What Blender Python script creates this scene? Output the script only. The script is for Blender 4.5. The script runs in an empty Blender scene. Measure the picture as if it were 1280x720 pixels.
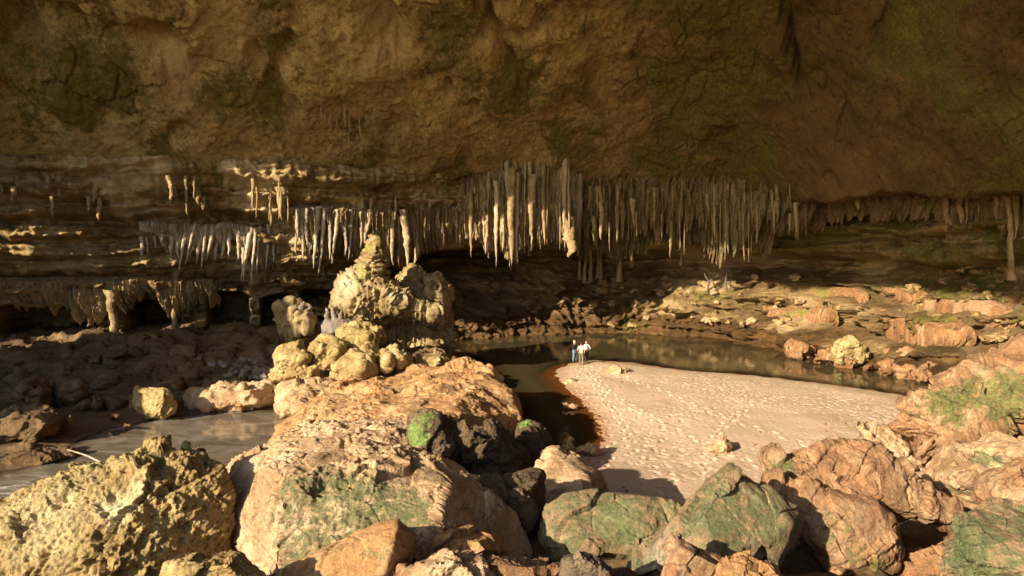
import bpy, bmesh, math, random
import numpy as np
from mathutils import Vector

random.seed(7)
scene = bpy.context.scene
col = scene.collection

# ------------------------------------------------------------------ camera, sky, sun, exposure
F = 834.0                       # focal length in photo pixels (photo is 1280 wide)
CZ = 9.6                        # eye height above the water
PITCH = math.atan(60.0 / F)
cam_d = bpy.data.cameras.new('camera')
cam_d.sensor_width = 36.0
cam_d.lens = 36.0 * F / 1280.0
cam_d.clip_end = 3000
cam = bpy.data.objects.new('camera', cam_d)
cam.location = (0, 0, CZ)
cam.rotation_euler = (math.pi / 2 - PITCH, 0, 0)
col.objects.link(cam)
scene.camera = cam

SUN_EL = math.radians(23.0)
SUN_AZ = math.radians(45.0)     # light travels towards +x, +y
world = bpy.data.worlds.new('World')
scene.world = world
world.use_nodes = True
wn = world.node_tree
sky = wn.nodes.new('ShaderNodeTexSky')
sky.sky_type = 'NISHITA'
sky.sun_disc = False
sky.sun_elevation = SUN_EL
sky.sun_rotation = math.pi + SUN_AZ
wn.links.new(sky.outputs[0], wn.nodes['Background'].inputs[0])
wn.nodes['Background'].inputs[1].default_value = 0.105

sun_d = bpy.data.lights.new('sun', 'SUN')
sun_d.energy = 5.0
sun_d.angle = math.radians(0.55)
sun_d.color = (1.0, 0.86, 0.66)
sun = bpy.data.objects.new('sun', sun_d)
sdir = Vector((math.sin(SUN_AZ) * math.cos(SUN_EL), math.cos(SUN_AZ) * math.cos(SUN_EL), -math.sin(SUN_EL)))
sun.rotation_euler = sdir.to_track_quat('-Z', 'Y').to_euler()
col.objects.link(sun)

scene.view_settings.view_transform = 'Standard'
scene.view_settings.look = 'None'
scene.view_settings.gamma = 1.0
scene.view_settings.exposure = 1.17
scene.render.engine = 'CYCLES'
scene.cycles.use_denoising = True
scene.cycles.denoising_prefilter = 'ACCURATE'
scene.cycles.max_bounces = 8
scene.cycles.diffuse_bounces = 6
scene.cycles.glossy_bounces = 3

# ------------------------------------------------------------------ maths helpers
CP, SP = math.cos(PITCH), math.sin(PITCH)


def ray(px, py):
    X, Y = (px - 640) / F, (360 - py) / F
    return np.array((X, CP + Y * SP, -SP + Y * CP))


def P(px, py, d):
    r = ray(px, py)
    return np.array((0, 0, CZ)) + r * (d / r[1])


def PZ(px, py, z=0.0):
    r = ray(px, py)
    return np.array((0, 0, CZ)) + r * ((z - CZ) / r[2])


rng = np.random.RandomState(3)
PERM = rng.permutation(256)
PERM = np.concatenate([PERM, PERM, PERM])
GRAD = rng.normal(size=(256, 3))
GRAD /= np.linalg.norm(GRAD, axis=1)[:, None]


def gnoise(p):
    p = np.asarray(p, dtype=np.float64)
    i = np.floor(p).astype(np.int64)
    f = p - i
    i &= 255
    u = f * f * f * (f * (f * 6 - 15) + 10)
    out = np.zeros(len(p))
    for dx in (0, 1):
        wx = u[:, 0] if dx else 1 - u[:, 0]
        hx = PERM[i[:, 0] + dx]
        for dy in (0, 1):
            wy = wx * (u[:, 1] if dy else 1 - u[:, 1])
            hy = PERM[hx + i[:, 1] + dy]
            for dz in (0, 1):
                w = wy * (u[:, 2] if dz else 1 - u[:, 2])
                g = GRAD[PERM[hy + i[:, 2] + dz] & 255]
                out += w * (g[:, 0] * (f[:, 0] - dx) + g[:, 1] * (f[:, 1] - dy) + g[:, 2] * (f[:, 2] - dz))
    return out * 1.5


def fbm(p, octs=4, gain=0.5, off=0.0):
    p = np.asarray(p) + off
    a, s = 1.0, np.zeros(len(p))
    for _ in range(octs):
        s += a * gnoise(p)
        p = p * 2.03 + 17.3
        a *= gain
    return s


def ridged(p, octs=3, gain=0.5, off=0.0):
    p = np.asarray(p) + off
    a, s = 1.0, np.zeros(len(p))
    for _ in range(octs):
        s += a * (1 - 2 * np.abs(gnoise(p)))
        p = p * 2.07 + 9.1
        a *= gain
    return s


def worley(p):
    """F1 and F2 distances."""
    p = np.asarray(p)
    i = np.floor(p).astype(np.int64)
    f1 = np.full(len(p), 9.0)
    f2 = np.full(len(p), 9.0)
    for dx in (-1, 0, 1):
        for dy in (-1, 0, 1):
            for dz in (-1, 0, 1):
                c = i + (dx, dy, dz)
                h = PERM[PERM[PERM[c[:, 0] & 255] + (c[:, 1] & 255)] + (c[:, 2] & 255)] & 255
                d = np.linalg.norm(c + (GRAD[h] * 0.5 + 0.5) - p, axis=1)
                f2 = np.minimum(f2, np.maximum(d, f1))
                f1 = np.minimum(f1, d)
    return f1, f2


def facet(p):
    """piecewise planar noise: every cell is its own tilted plane, like fractured stone."""
    p = np.asarray(p)
    i = np.floor(p).astype(np.int64)
    f1 = np.full(len(p), 9.0)
    f2 = np.full(len(p), 9.0)
    val = np.zeros(len(p))
    for dx in (-1, 0, 1):
        for dy in (-1, 0, 1):
            for dz in (-1, 0, 1):
                c = i + (dx, dy, dz)
                h = PERM[PERM[PERM[c[:, 0] & 255] + (c[:, 1] & 255)] + (c[:, 2] & 255)] & 255
                dl = p - (c + (GRAD[h] * 0.5 + 0.5))
                d = np.linalg.norm(dl, axis=1)
                near = d < f1
                f2 = np.where(near, f1, np.minimum(f2, d))
                g = GRAD[(h + 91) & 255]
                val = np.where(near, (g * dl).sum(1) + 0.35 * g[:, 0], val)
                f1 = np.where(near, d, f1)
    return val, f2 - f1


def sst(x, a, b):
    t = np.clip((x - a) / (b - a), 0, 1)
    return t * t * (3 - 2 * t)


def sdf_poly(x, y, poly):
    """signed distance, negative inside."""
    poly = np.asarray(poly)[:, :2]
    d = np.full(x.shape, 1e18)
    ins = np.zeros(x.shape, bool)
    n = len(poly)
    for k in range(n):
        ax, ay = poly[k]
        bx, by = poly[(k + 1) % n]
        ex, ey = bx - ax, by - ay
        t = np.clip(((x - ax) * ex + (y - ay) * ey) / (ex * ex + ey * ey + 1e-12), 0, 1)
        d = np.minimum(d, (x - ax - t * ex) ** 2 + (y - ay - t * ey) ** 2)
        if ay != by:
            c = ((ay > y) != (by > y)) & (x < (bx - ax) * (y - ay) / (by - ay) + ax)
            ins ^= c
    d = np.sqrt(d)
    return np.where(ins, -d, d)


def dist_line(x, y, pts):
    d = np.full(x.shape, 1e18)
    for a, b in zip(pts[:-1], pts[1:]):
        ex, ey = b[0] - a[0], b[1] - a[1]
        t = np.clip(((x - a[0]) * ex + (y - a[1]) * ey) / (ex * ex + ey * ey + 1e-12), 0, 1)
        d = np.minimum(d, (x - a[0] - t * ex) ** 2 + (y - a[1] - t * ey) ** 2)
    return np.sqrt(d)


def catmull(pts, n):
    pts = np.asarray(pts, float)
    pts = np.vstack([2 * pts[0] - pts[1], pts, 2 * pts[-1] - pts[-2]])
    out = []
    for k in range(1, len(pts) - 2):
        for t in np.linspace(0, 1, 40, endpoint=False):
            a, b, c, d = pts[k - 1:k + 3]
            out.append(0.5 * (2 * b + (c - a) * t + (2 * a - 5 * b + 4 * c - d) * t * t + (3 * b - a - 3 * c + d) * t ** 3))
    out.append(pts[-2])
    out = np.array(out)
    s = np.concatenate([[0], np.cumsum(np.linalg.norm(np.diff(out, axis=0), axis=1))])
    q = np.linspace(0, s[-1], n)
    return np.stack([np.interp(q, s, out[:, k]) for k in range(out.shape[1])], 1)


# ------------------------------------------------------------------ object helpers
def mesh_from(name, verts, faces, mat, smooth=True, origin=None, attrs=None):
    verts = np.asarray(verts, dtype=np.float64)
    if origin is None:
        origin = np.zeros(3)
    me = bpy.data.meshes.new(name)
    v = (verts - origin).astype(np.float32)
    faces = np.asarray(faces, dtype=np.int32)
    n, k = faces.shape
    me.vertices.add(len(v))
    me.vertices.foreach_set('co', v.ravel())
    me.loops.add(n * k)
    me.loops.foreach_set('vertex_index', faces.ravel())
    me.polygons.add(n)
    me.polygons.foreach_set('loop_start', np.arange(0, n * k, k, dtype=np.int32))
    me.update(calc_edges=True)
    if smooth:
        me.polygons.foreach_set('use_smooth', np.ones(n, bool))
    for an, av in (attrs or {}).items():
        a = me.attributes.new(an, 'FLOAT', 'POINT')
        a.data.foreach_set('value', np.asarray(av, dtype=np.float32))
    me.materials.append(mat)
    o = bpy.data.objects.new(name, me)
    o.location = origin
    col.objects.link(o)
    return o


def tag(o, label=None, cat=None, group=None, kind=None):
    if label:
        o['label'] = label
    if cat:
        o['category'] = cat
    if group:
        o['group'] = group
    if kind:
        o['kind'] = kind
    return o


def grid_faces(nu, nv):
    idx = np.arange(nu * nv).reshape(nu, nv)
    return np.stack([idx[:-1, :-1], idx[1:, :-1], idx[1:, 1:], idx[:-1, 1:]], -1).reshape(-1, 4)


# ------------------------------------------------------------------ materials
def new_mat(name):
    m = bpy.data.materials.new(name)
    m.use_nodes = True
    nt = m.node_tree
    for n in list(nt.nodes):
        nt.nodes.remove(n)
    out = nt.nodes.new('ShaderNodeOutputMaterial')
    bs = nt.nodes.new('ShaderNodeBsdfPrincipled')
    nt.links.new(bs.outputs[0], out.inputs[0])
    return m, nt, bs


def N(nt, t, **kw):
    n = nt.nodes.new(t)
    for k, v in kw.items():
        if k in n.inputs.keys():
            n.inputs[k].default_value = v
        else:
            setattr(n, k, v)
    return n


def noise(nt, vec, scale, detail=6, rough=0.6, dist=0.0):
    n = N(nt, 'ShaderNodeTexNoise', Scale=scale, Detail=detail, Roughness=rough, Distortion=dist)
    nt.links.new(vec, n.inputs['Vector'])
    return n.outputs['Fac']


def ramp(nt, fac, stops):
    r = nt.nodes.new('ShaderNodeValToRGB')
    el = r.color_ramp.elements
    while len(el) < len(stops):
        el.new(0.5)
    for e, (p, c) in zip(el, stops):
        e.position = p
        e.color = (c[0], c[1], c[2], 1) if hasattr(c, '__len__') else (c, c, c, 1)
    nt.links.new(fac, r.inputs[0])
    return r.outputs[0]


def mix(nt, fac, a, b, mode='MIX'):
    n = nt.nodes.new('ShaderNodeMix')
    n.data_type = 'RGBA'
    n.blend_type = mode
    for s, v in ((n.inputs['Factor'], fac), (n.inputs['A'], a), (n.inputs['B'], b)):
        if isinstance(v, bpy.types.NodeSocket):
            nt.links.new(v, s)
        elif hasattr(v, '__len__'):
            s.default_value = (v[0], v[1], v[2], 1)
        else:
            s.default_value = v
    return n.outputs['Result']


def math_(nt, op, a, b=0.0):
    n = nt.nodes.new('ShaderNodeMath')
    n.operation = op
    for s, v in ((n.inputs[0], a), (n.inputs[1], b)):
        if isinstance(v, bpy.types.NodeSocket):
            nt.links.new(v, s)
        else:
            s.default_value = v
    return n.outputs[0]


def mapping(nt, vec, scale):
    m = nt.nodes.new('ShaderNodeMapping')
    m.inputs['Scale'].default_value = scale
    nt.links.new(vec, m.inputs['Vector'])
    return m.outputs[0]


def attr(nt, name):
    a = nt.nodes.new('ShaderNodeAttribute')
    a.attribute_name = name
    return a.outputs['Fac']


def rock_mat(name, light, mid, dark, red=None, moss=((0.035, 0.075, 0.018), (0.12, 0.17, 0.045)), pale=(0.62, 0.55, 0.40),
             sc=1.0, bump=0.5, streak=0.0, strata=0.0, pits=0.0, rough=0.9, moss_bias=0.0, spec=0.25):
    m, nt, bs = new_mat(name)
    co = nt.nodes.new('ShaderNodeNewGeometry').outputs['Position']
    red = red or mid
    a = noise(nt, co, 0.55 * sc, 9, 0.62, 0.6)
    base = ramp(nt, a, [(0.30, dark), (0.46, mid), (0.62, light)])
    b = noise(nt, co, 1.7 * sc, 8, 0.65, 1.2)
    base = mix(nt, ramp(nt, b, [(0.50, 0), (0.66, 0.75)]), base, red)
    c = noise(nt, co, 5.5 * sc, 10, 0.72)
    base = mix(nt, ramp(nt, c, [(0.50, 0), (0.64, 0.75)]), base, dark)
    c2 = noise(nt, co, 15.0 * sc, 8, 0.75)
    base = mix(nt, ramp(nt, c2, [(0.52, 0), (0.66, 0.55)]), base, dark)
    base = mix(nt, ramp(nt, c2, [(0.32, 0.45), (0.46, 0)]), base, light)
    if streak:
        s = noise(nt, mapping(nt, co, (3.0, 3.0, 0.22)), 1.0, 7, 0.65, 0.4)
        base = mix(nt, ramp(nt, s, [(0.48, 0), (0.62, streak)]), base, dark)
        base = mix(nt, ramp(nt, s, [(0.30, streak), (0.42, 0)]), base, pale)
    if strata:
        s = noise(nt, mapping(nt, co, (0.12, 0.12, 2.2)), 1.0, 8, 0.6, 0.8)
        base = mix(nt, ramp(nt, s, [(0.42, strata), (0.50, 0)]), base, dark)
        base = mix(nt, ramp(nt, s, [(0.54, 0), (0.64, strata)]), base, light)
    base = mix(nt, attr(nt, 'pale'), base, mix(nt, c, pale, light))
    base = mix(nt, attr(nt, 'soil_shade'), base, mix(nt, 1.0, base, (0.22, 0.165, 0.115), 'MULTIPLY'))  # darkens towards brown: bank dirt plus painted dimness
    # moss and algae: painted amount per vertex, broken up by noise
    mo = noise(nt, co, 3.6 * sc, 12, 0.76, 0.3)
    amt = math_(nt, 'ADD', math_(nt, 'ADD', attr(nt, 'moss'), moss_bias), math_(nt, 'MULTIPLY', math_(nt, 'SUBTRACT', mo, 0.5), 1.7))
    mf = ramp(nt, amt, [(0.38, 0), (0.50, 0.75), (0.75, 0.92)])
    mc = mix(nt, ramp(nt, noise(nt, co, 10 * sc, 10, 0.78), [(0.38, 0), (0.62, 1)]), moss[0], moss[1])
    base = mix(nt, mf, base, mc)
    sp = noise(nt, co, 34 * sc, 6, 0.7)
    base = mix(nt, 1.0, base, ramp(nt, sp, [(0.28, 0.55), (0.72, 1.38)]), 'MULTIPLY')
    nt.links.new(base, bs.inputs['Base Color'])
    bs.inputs['Roughness'].default_value = rough
    bs.inputs['Specular IOR Level'].default_value = spec
    h = math_(nt, 'ADD', noise(nt, co, 11 * sc, 12, 0.74, 0.2), math_(nt, 'MULTIPLY', noise(nt, co, 45 * sc, 8, 0.75), 0.4))
    if pits:
        v = N(nt, 'ShaderNodeTexVoronoi', Scale=7.0 * sc)
        nt.links.new(mix(nt, 0.12, co, nt.nodes.new('ShaderNodeTexNoise').outputs['Color']), v.inputs['Vector'])
        h = math_(nt, 'ADD', h, math_(nt, 'MULTIPLY', ramp(nt, v.outputs['Distance'], [(0.1, 0), (0.5, 1)]), pits))
    h = math_(nt, 'MULTIPLY', h, ramp(nt, noise(nt, co, 1.1 * sc, 5, 0.6), [(0.38, 0.22), (0.60, 1.0)]))
    bp = N(nt, 'ShaderNodeBump', Strength=min(1.0, bump + 0.1), Distance=0.10 / sc)
    nt.links.new(h, bp.inputs['Height'])
    nt.links.new(bp.outputs[0], bs.inputs['Normal'])
    return m


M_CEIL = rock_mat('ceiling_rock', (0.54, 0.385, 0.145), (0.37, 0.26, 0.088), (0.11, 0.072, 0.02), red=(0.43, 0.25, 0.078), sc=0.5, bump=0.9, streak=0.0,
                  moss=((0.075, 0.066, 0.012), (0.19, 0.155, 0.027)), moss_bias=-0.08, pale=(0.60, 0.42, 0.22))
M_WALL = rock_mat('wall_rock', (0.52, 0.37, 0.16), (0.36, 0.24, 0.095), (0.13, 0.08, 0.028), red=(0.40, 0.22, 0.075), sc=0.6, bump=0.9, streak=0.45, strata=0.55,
                  moss=((0.07, 0.07, 0.014), (0.20, 0.17, 0.035)), moss_bias=-0.1, pale=(0.66, 0.48, 0.27))
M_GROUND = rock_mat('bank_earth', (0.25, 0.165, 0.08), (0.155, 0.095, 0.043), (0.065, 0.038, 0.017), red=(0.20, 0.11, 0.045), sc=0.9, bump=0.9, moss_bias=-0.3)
M_STAL = rock_mat('dripstone', (0.46, 0.34, 0.175), (0.32, 0.22, 0.10), (0.14, 0.09, 0.038), sc=1.0, bump=0.5, streak=0.5, moss_bias=-0.25, pale=(0.66, 0.58, 0.44),
                  moss=((0.07, 0.075, 0.02), (0.20, 0.18, 0.06)))
M_CALCITE = rock_mat('pale_dripstone', (0.50, 0.41, 0.29), (0.36, 0.27, 0.165), (0.18, 0.115, 0.06), sc=1.2, bump=0.5, streak=0.4, moss_bias=-0.25, pale=(0.60, 0.53, 0.41))
M_MOUND = rock_mat('mossy_dripstone', (0.42, 0.325, 0.155), (0.28, 0.19, 0.08), (0.12, 0.07, 0.028), sc=1.2, bump=0.7, streak=0.3, moss_bias=-0.2,
                   moss=((0.15, 0.15, 0.03), (0.34, 0.31, 0.07)), pale=(0.70, 0.62, 0.46))
M_ORANGE = rock_mat('orange_limestone', (0.50, 0.325, 0.16), (0.42, 0.235, 0.095), (0.20, 0.095, 0.038), red=(0.44, 0.19, 0.06), sc=1.0, bump=0.75, moss_bias=-0.3,
                    moss=((0.05, 0.10, 0.035), (0.20, 0.24, 0.10)))
M_TAN = rock_mat('tan_limestone', (0.58, 0.415, 0.245), (0.45, 0.295, 0.155), (0.20, 0.115, 0.052), red=(0.46, 0.25, 0.115), sc=1.1, bump=0.75, moss_bias=-0.3,
                 moss=((0.028, 0.05, 0.016), (0.165, 0.18, 0.07)))
M_PIT = rock_mat('pitted_limestone', (0.44, 0.335, 0.145), (0.33, 0.23, 0.085), (0.15, 0.09, 0.032), red=(0.36, 0.20, 0.085), sc=1.5, bump=1.0, pits=0.7, moss_bias=-0.22,
                 moss=((0.14, 0.17, 0.03), (0.34, 0.34, 0.10)), pale=(0.74, 0.68, 0.44))
M_GREEN = rock_mat('algae_limestone', (0.33, 0.25, 0.145), (0.27, 0.18, 0.095), (0.13, 0.08, 0.04), red=(0.33, 0.18, 0.085), sc=1.3, bump=0.8, moss_bias=0.0,
                   moss=((0.045, 0.07, 0.027), (0.17, 0.185, 0.075)), pale=(0.45, 0.42, 0.36))
M_RED = rock_mat('reddish_limestone', (0.42, 0.27, 0.145), (0.33, 0.18, 0.085), (0.15, 0.075, 0.034), red=(0.32, 0.14, 0.058), sc=1.3, bump=0.9, moss_bias=-0.28,
                 moss=((0.035, 0.06, 0.014), (0.19, 0.20, 0.065)))
M_DARK = rock_mat('shade_dark_porous_rock', (0.17, 0.115, 0.06), (0.095, 0.062, 0.032), (0.03, 0.02, 0.011), sc=1.6, bump=1.0, pits=0.6, moss_bias=-0.2,
                  moss=((0.06, 0.11, 0.02), (0.25, 0.33, 0.09)), pale=(0.40, 0.32, 0.24))  # base darkened to carry the shadow on the group E rocks
M_YELLOW = rock_mat('lichened_limestone', (0.50, 0.39, 0.18), (0.37, 0.26, 0.105), (0.15, 0.09, 0.035), red=(0.36, 0.21, 0.08), sc=1.3, bump=0.7, moss_bias=-0.15,
                    moss=((0.22, 0.19, 0.025), (0.42, 0.36, 0.06)))
M_GREY = rock_mat('grey_stone', (0.30, 0.25, 0.20), (0.20, 0.16, 0.125), (0.09, 0.07, 0.055), sc=1.6, bump=0.6, moss_bias=-0.4)
M_FLOW = rock_mat('flowstone', (0.34, 0.20, 0.095), (0.28, 0.14, 0.058), (0.14, 0.068, 0.028), red=(0.33, 0.14, 0.05), sc=0.9, bump=0.6, streak=0.75, moss_bias=-0.2,
                  moss=((0.10, 0.10, 0.02), (0.28, 0.24, 0.06)), pale=(0.62, 0.48, 0.30))


def sand_mat():
    m, nt, bs = new_mat('river_sand')
    co = nt.nodes.new('ShaderNodeNewGeometry').outputs['Position']
    a = noise(nt, co, 0.25, 6, 0.6)
    base = ramp(nt, a, [(0.3, (0.49, 0.35, 0.228)), (0.7, (0.56, 0.41, 0.278))])
    g = noise(nt, co, 40, 4, 0.7)
    base = mix(nt, 1.0, base, ramp(nt, g, [(0.25, 0.78), (0.75, 1.15)]), 'MULTIPLY')
    base = mix(nt, attr(nt, 'wet'), base, (0.27, 0.12, 0.045))
    nt.links.new(base, bs.inputs['Base Color'])
    bs.inputs['Roughness'].default_value = 0.95
    bs.inputs['Specular IOR Level'].default_value = 0.15
    bp = N(nt, 'ShaderNodeBump', Strength=0.5, Distance=0.08)
    nt.links.new(noise(nt, co, 9, 6, 0.65), bp.inputs['Height'])
    nt.links.new(bp.outputs[0], bs.inputs['Normal'])
    return m


def water_mat():
    m, nt, bs = new_mat('silty_water')
    out = [n for n in nt.nodes if n.type == 'OUTPUT_MATERIAL'][0]
    co = nt.nodes.new('ShaderNodeNewGeometry').outputs['Position']
    sw = noise(nt, mapping(nt, co, (0.22, 0.42, 1)), 1.0, 6, 0.55, 3.5)
    milky = ramp(nt, sw, [(0.30, (0.095, 0.075, 0.046)), (0.5, (0.15, 0.122, 0.085)), (0.66, (0.215, 0.185, 0.145))])
    clear = (0.07, 0.055, 0.024)
    base = mix(nt, attr(nt, 'milk'), clear, milky)
    fo = noise(nt, mapping(nt, co, (0.5, 2.2, 1)), 1.6, 8, 0.7, 1.5)
    base = mix(nt, math_(nt, 'MULTIPLY', attr(nt, 'foam'), ramp(nt, fo, [(0.5, 0), (0.62, 1)])), base, (0.55, 0.5, 0.44))
    nt.links.new(base, bs.inputs['Base Color'])
    bs.inputs['Roughness'].default_value = 0.06
    bs.inputs['IOR'].default_value = 1.33
    bp = N(nt, 'ShaderNodeBump', Strength=0.22, Distance=0.05)
    nt.links.new(noise(nt, mapping(nt, co, (1.0, 0.6, 1)), 1.6, 3, 0.5, 0.8), bp.inputs['Height'])
    nt.links.new(bp.outputs[0], bs.inputs['Normal'])
    tr = N(nt, 'ShaderNodeBsdfTransparent')
    tr.inputs[0].default_value = (0.62, 0.42, 0.22, 1)
    mx = nt.nodes.new('ShaderNodeMixShader')
    nt.links.new(attr(nt, 'murk'), mx.inputs[0])
    nt.links.new(tr.outputs[0], mx.inputs[1])
    nt.links.new(bs.outputs[0], mx.inputs[2])
    nt.links.new(mx.outputs[0], out.inputs[0])
    return m


def plain(name, c, rough=0.8, var=0.15, sc=20):
    m, nt, bs = new_mat(name)
    co = nt.nodes.new('ShaderNodeTexCoord').outputs['Object']
    n = noise(nt, co, sc, 4, 0.6)
    nt.links.new(mix(nt, 1.0, c, ramp(nt, n, [(0.2, 1 - var), (0.8, 1 + var)]), 'MULTIPLY'), bs.inputs['Base Color'])
    bs.inputs['Roughness'].default_value = rough
    return m


M_SAND, M_WATER = sand_mat(), water_mat()

# ------------------------------------------------------------------ plan of the cave
POOL = [PZ(*q) for q in [(345, 513), (290, 514), (230, 520), (170, 530), (120, 541), (90, 560), (50, 585), (-40, 600), (-200, 640), (-420, 700), (-300, 800),
                         (0, 700), (60, 640), (150, 600), (240, 592), (275, 592), (312, 580), (345, 548), (370, 520)]]
RIVER = [PZ(*q) for q in [(560, 428), (600, 450), (640, 490), (650, 520), (680, 560), (705, 567), (735, 560), (748, 545), (737, 520), (722, 500), (704, 485), (686, 468), (698, 456), (735, 449),
                          (790, 452), (850, 462), (930, 467), (1000, 475), (1080, 485), (1138, 494), (1190, 505), (1230, 490), (1165, 478), (1120, 466), (1060, 458), (1020, 448), (985, 440), (930, 428), (870, 420),
                          (760, 416), (660, 417), (600, 420)]]


def chaikin(poly, n=2):
    q = np.asarray(poly)[:, :2]
    for _ in range(n):
        r = np.roll(q, -1, 0)
        q = np.stack([0.75 * q + 0.25 * r, 0.25 * q + 0.75 * r], 1).reshape(-1, 2)
    return q


POOL, RIVER = chaikin(POOL), chaikin(RIVER)
S = CZ / 9.0
WALL_PLAN = np.array([(-66, 22), (-54, 33), (-43, 41), (-33, 46), (-24, 49.5), (-14, 53.5), (-6, 59), (2, 63), (10, 64.8), (17.5, 61.5), (22.3, 54.8), (24.5, 48), (27.5, 42.5), (32, 37), (37, 29), (40, 18), (41, 4), (38, -10)]) * S

FORE_X = np.array([-60, -30, -24, -17, -11, -7, -2, 3, 7, 11, 15, 19, 23, 28, 60]) * S
FORE_Y = np.array([12, 12, 12, 15, 18, 21, 22, 22.5, 21.5, 22, 24.5, 30, 36, 42, 46]) * S


def sdf_water(x, y):
    return np.minimum(sdf_poly(x, y, POOL), sdf_poly(x, y, RIVER))


def terrain_z(x, y, detail=True):
    d = sdf_water(x, y)
    land = 0.5 * (1 - np.exp(-np.maximum(d, 0) / 3.0))
    z = np.where(d < 0, -0.08 - np.minimum(1.6, -d * 0.28), land - 0.06)
    fy = np.interp(x, FORE_X, FORE_Y)
    ramp_ = np.clip(0.30 * (fy - 3.0 - y), 0, 5.6)
    # back-left bank rises towards the wall
    lb = np.clip((y - 36 * S) * 0.14, 0, 1.7) * sst(-x, 4 * S, 12 * S) * sst(d, 0, 6)
    z = z + np.where(d > 0, ramp_ + lb, 0)
    # right bank behind the big mossy boulder
    rb = np.clip((x - 25 * S) * 0.35, 0, 5) * sst(y, 20, 30) * sst(d, 0, 3)
    z = z + rb
    if detail:
        p = np.stack([x, y, np.zeros_like(x)], -1).reshape(-1, 3)
        nz = (fbm(p * 0.35, 5) * 0.35 + ridged(p * 1.1, 3) * 0.10).reshape(x.shape)
        nz = nz + (0.45 * facet(p * 0.55 + 3)[0] + 0.2 * facet(p * 1.4)[0]).reshape(x.shape) * (ramp_ + lb > 0.05)
        rough = 0.25 + 0.75 * np.clip((ramp_ + lb) * 1.2, 0, 1)
        z = z + nz * rough * sst(d, -1, 2)
    return z


def sand_mask(x, y):
    """1 inside the dry sand bar."""
    poly = [PZ(*q)[:2] for q in [(748, 545), (737, 520), (722, 500), (704, 485), (686, 468), (698, 456), (735, 449), (790, 452), (850, 462), (930, 467), (1000, 475), (1080, 485), (1138, 494),
                                 (1200, 506), (1230, 560), (1180, 640), (1000, 680), (800, 680), (690, 650), (670, 600), (700, 570), (735, 560)]]
    return sdf_poly(x, y, chaikin(poly))


# terrain sheet
gx, gy = np.meshgrid(np.arange(-74, 62, 0.24), np.arange(-16, 76, 0.24), indexing='ij')
tz = terrain_z(gx, gy)
sm = sand_mask(gx, gy)
tz = tz - 0.45 * sst(-sm, -0.6, 0.8)
tv = np.stack([gx, gy, tz], -1).reshape(-1, 3)
zero = np.zeros(len(tv))
tag(mesh_from('cave_ground', tv, grid_faces(*gx.shape), M_GROUND, attrs={'moss': zero, 'pale': zero}), kind='structure')

# sand bar with trampled surface
lo = np.array([PZ(686, 468)[0] - 0.5, PZ(1000, 680)[1]])
sx, sy = np.meshgrid(np.arange(-1.0, 36, 0.07), np.arange(19.5, 60, 0.07), indexing='ij')
sm = sand_mask(sx, sy)
wd = sdf_poly(sx, sy, RIVER)
keep = (sm < 0.9)
p2 = np.stack([sx, sy, 0 * sx], -1).reshape(-1, 3)
wd = wd + (fbm(p2 * 0.9 + 12, 3) * 0.35).reshape(sx.shape)
zs = 0.55 * (1 - np.exp(-np.maximum(wd, 0) / 3.0)) - 0.05 + np.where(wd < 0, wd * 0.22, 0)
zs = zs + (fbm(p2 * 0.22, 3) * 0.10).reshape(sx.shape) * sst(wd, 0.2, 3)
fp = fbm(p2 * np.array([3.4, 2.9, 1]), 2, 0.6).reshape(sx.shape)
fp2 = fbm(p2 * np.array([7.5, 6.4, 1]) + 31, 2).reshape(sx.shape)
tram = np.clip(0.55 + (fbm(p2 * 0.18 + 5, 2) * 0.9).reshape(sx.shape), 0.25, 1.2) * sst(wd, 0.3, 2.5)
zs = zs - tram * (0.075 * sst(fp, 0.12, 0.55) + 0.03 * sst(fp2, 0.1, 0.6)) + tram * 0.02 * fp
frr = random.Random(4)
trails = [[(728, 458), (745, 480), (775, 520), (800, 570), (860, 610)], [(740, 456), (800, 478), (900, 520), (1010, 560), (1060, 590)], [(725, 462), (722, 480), (752, 520), (762, 560), (740, 600)], [(880, 600), (900, 540), (960, 500), (1080, 500)], [(735, 458), (765, 490), (830, 530), (960, 590)]]
for tr in trails:
    tp = np.array([PZ(a, b, 0.4)[:2] for a, b in tr])
    ln = np.linalg.norm(np.diff(tp, axis=0), axis=1).sum()
    c = catmull(tp, int(ln / 0.62))
    for n_, (q, q2) in enumerate(zip(c[:-1], c[1:])):
        t_ = (q2 - q) / np.linalg.norm(q2 - q)
        o_ = q + np.array((-t_[1], t_[0])) * (0.16 if n_ % 2 else -0.16) + np.array((frr.gauss(0, .05), frr.gauss(0, .05)))
        i0, j0 = int((o_[0] + 1.0) / 0.07), int((o_[1] - 19.5) / 0.07)
        a0, a1, b0, b1 = max(i0 - 8, 0), i0 + 9, max(j0 - 8, 0), j0 + 9
        if a1 <= 0 or b1 <= 0 or a0 >= sx.shape[0] or b0 >= sx.shape[1]:
            continue
        ex, ey = sx[a0:a1, b0:b1] - o_[0], sy[a0:a1, b0:b1] - o_[1]
        al, ac = ex * t_[0] + ey * t_[1], -ex * t_[1] + ey * t_[0]
        rr2 = (al / 0.19) ** 2 + (ac / 0.10) ** 2
        zs[a0:a1, b0:b1] += -0.075 * np.exp(-rr2 ** 2) + 0.03 * np.exp(-((np.sqrt(rr2) - 1.5) / 0.4) ** 2)
wet = np.clip(1 - wd / 1.3, 0, 1) * 0.75
tipx, tipy = PZ(715, 452)[:2]
far = sst(sy + 0.30 * (sx - tipx), tipy - 2.2, tipy - 0.4) * sst(-(sx - PZ(870, 455)[0]), -1.0, 2.5)
wet = np.maximum(wet, 0.62 * far)
fsel = grid_faces(*sx.shape)
fsel = fsel[keep.ravel()[fsel].all(1)]
used = np.unique(fsel)
remap = -np.ones(sx.size, int)
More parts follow.
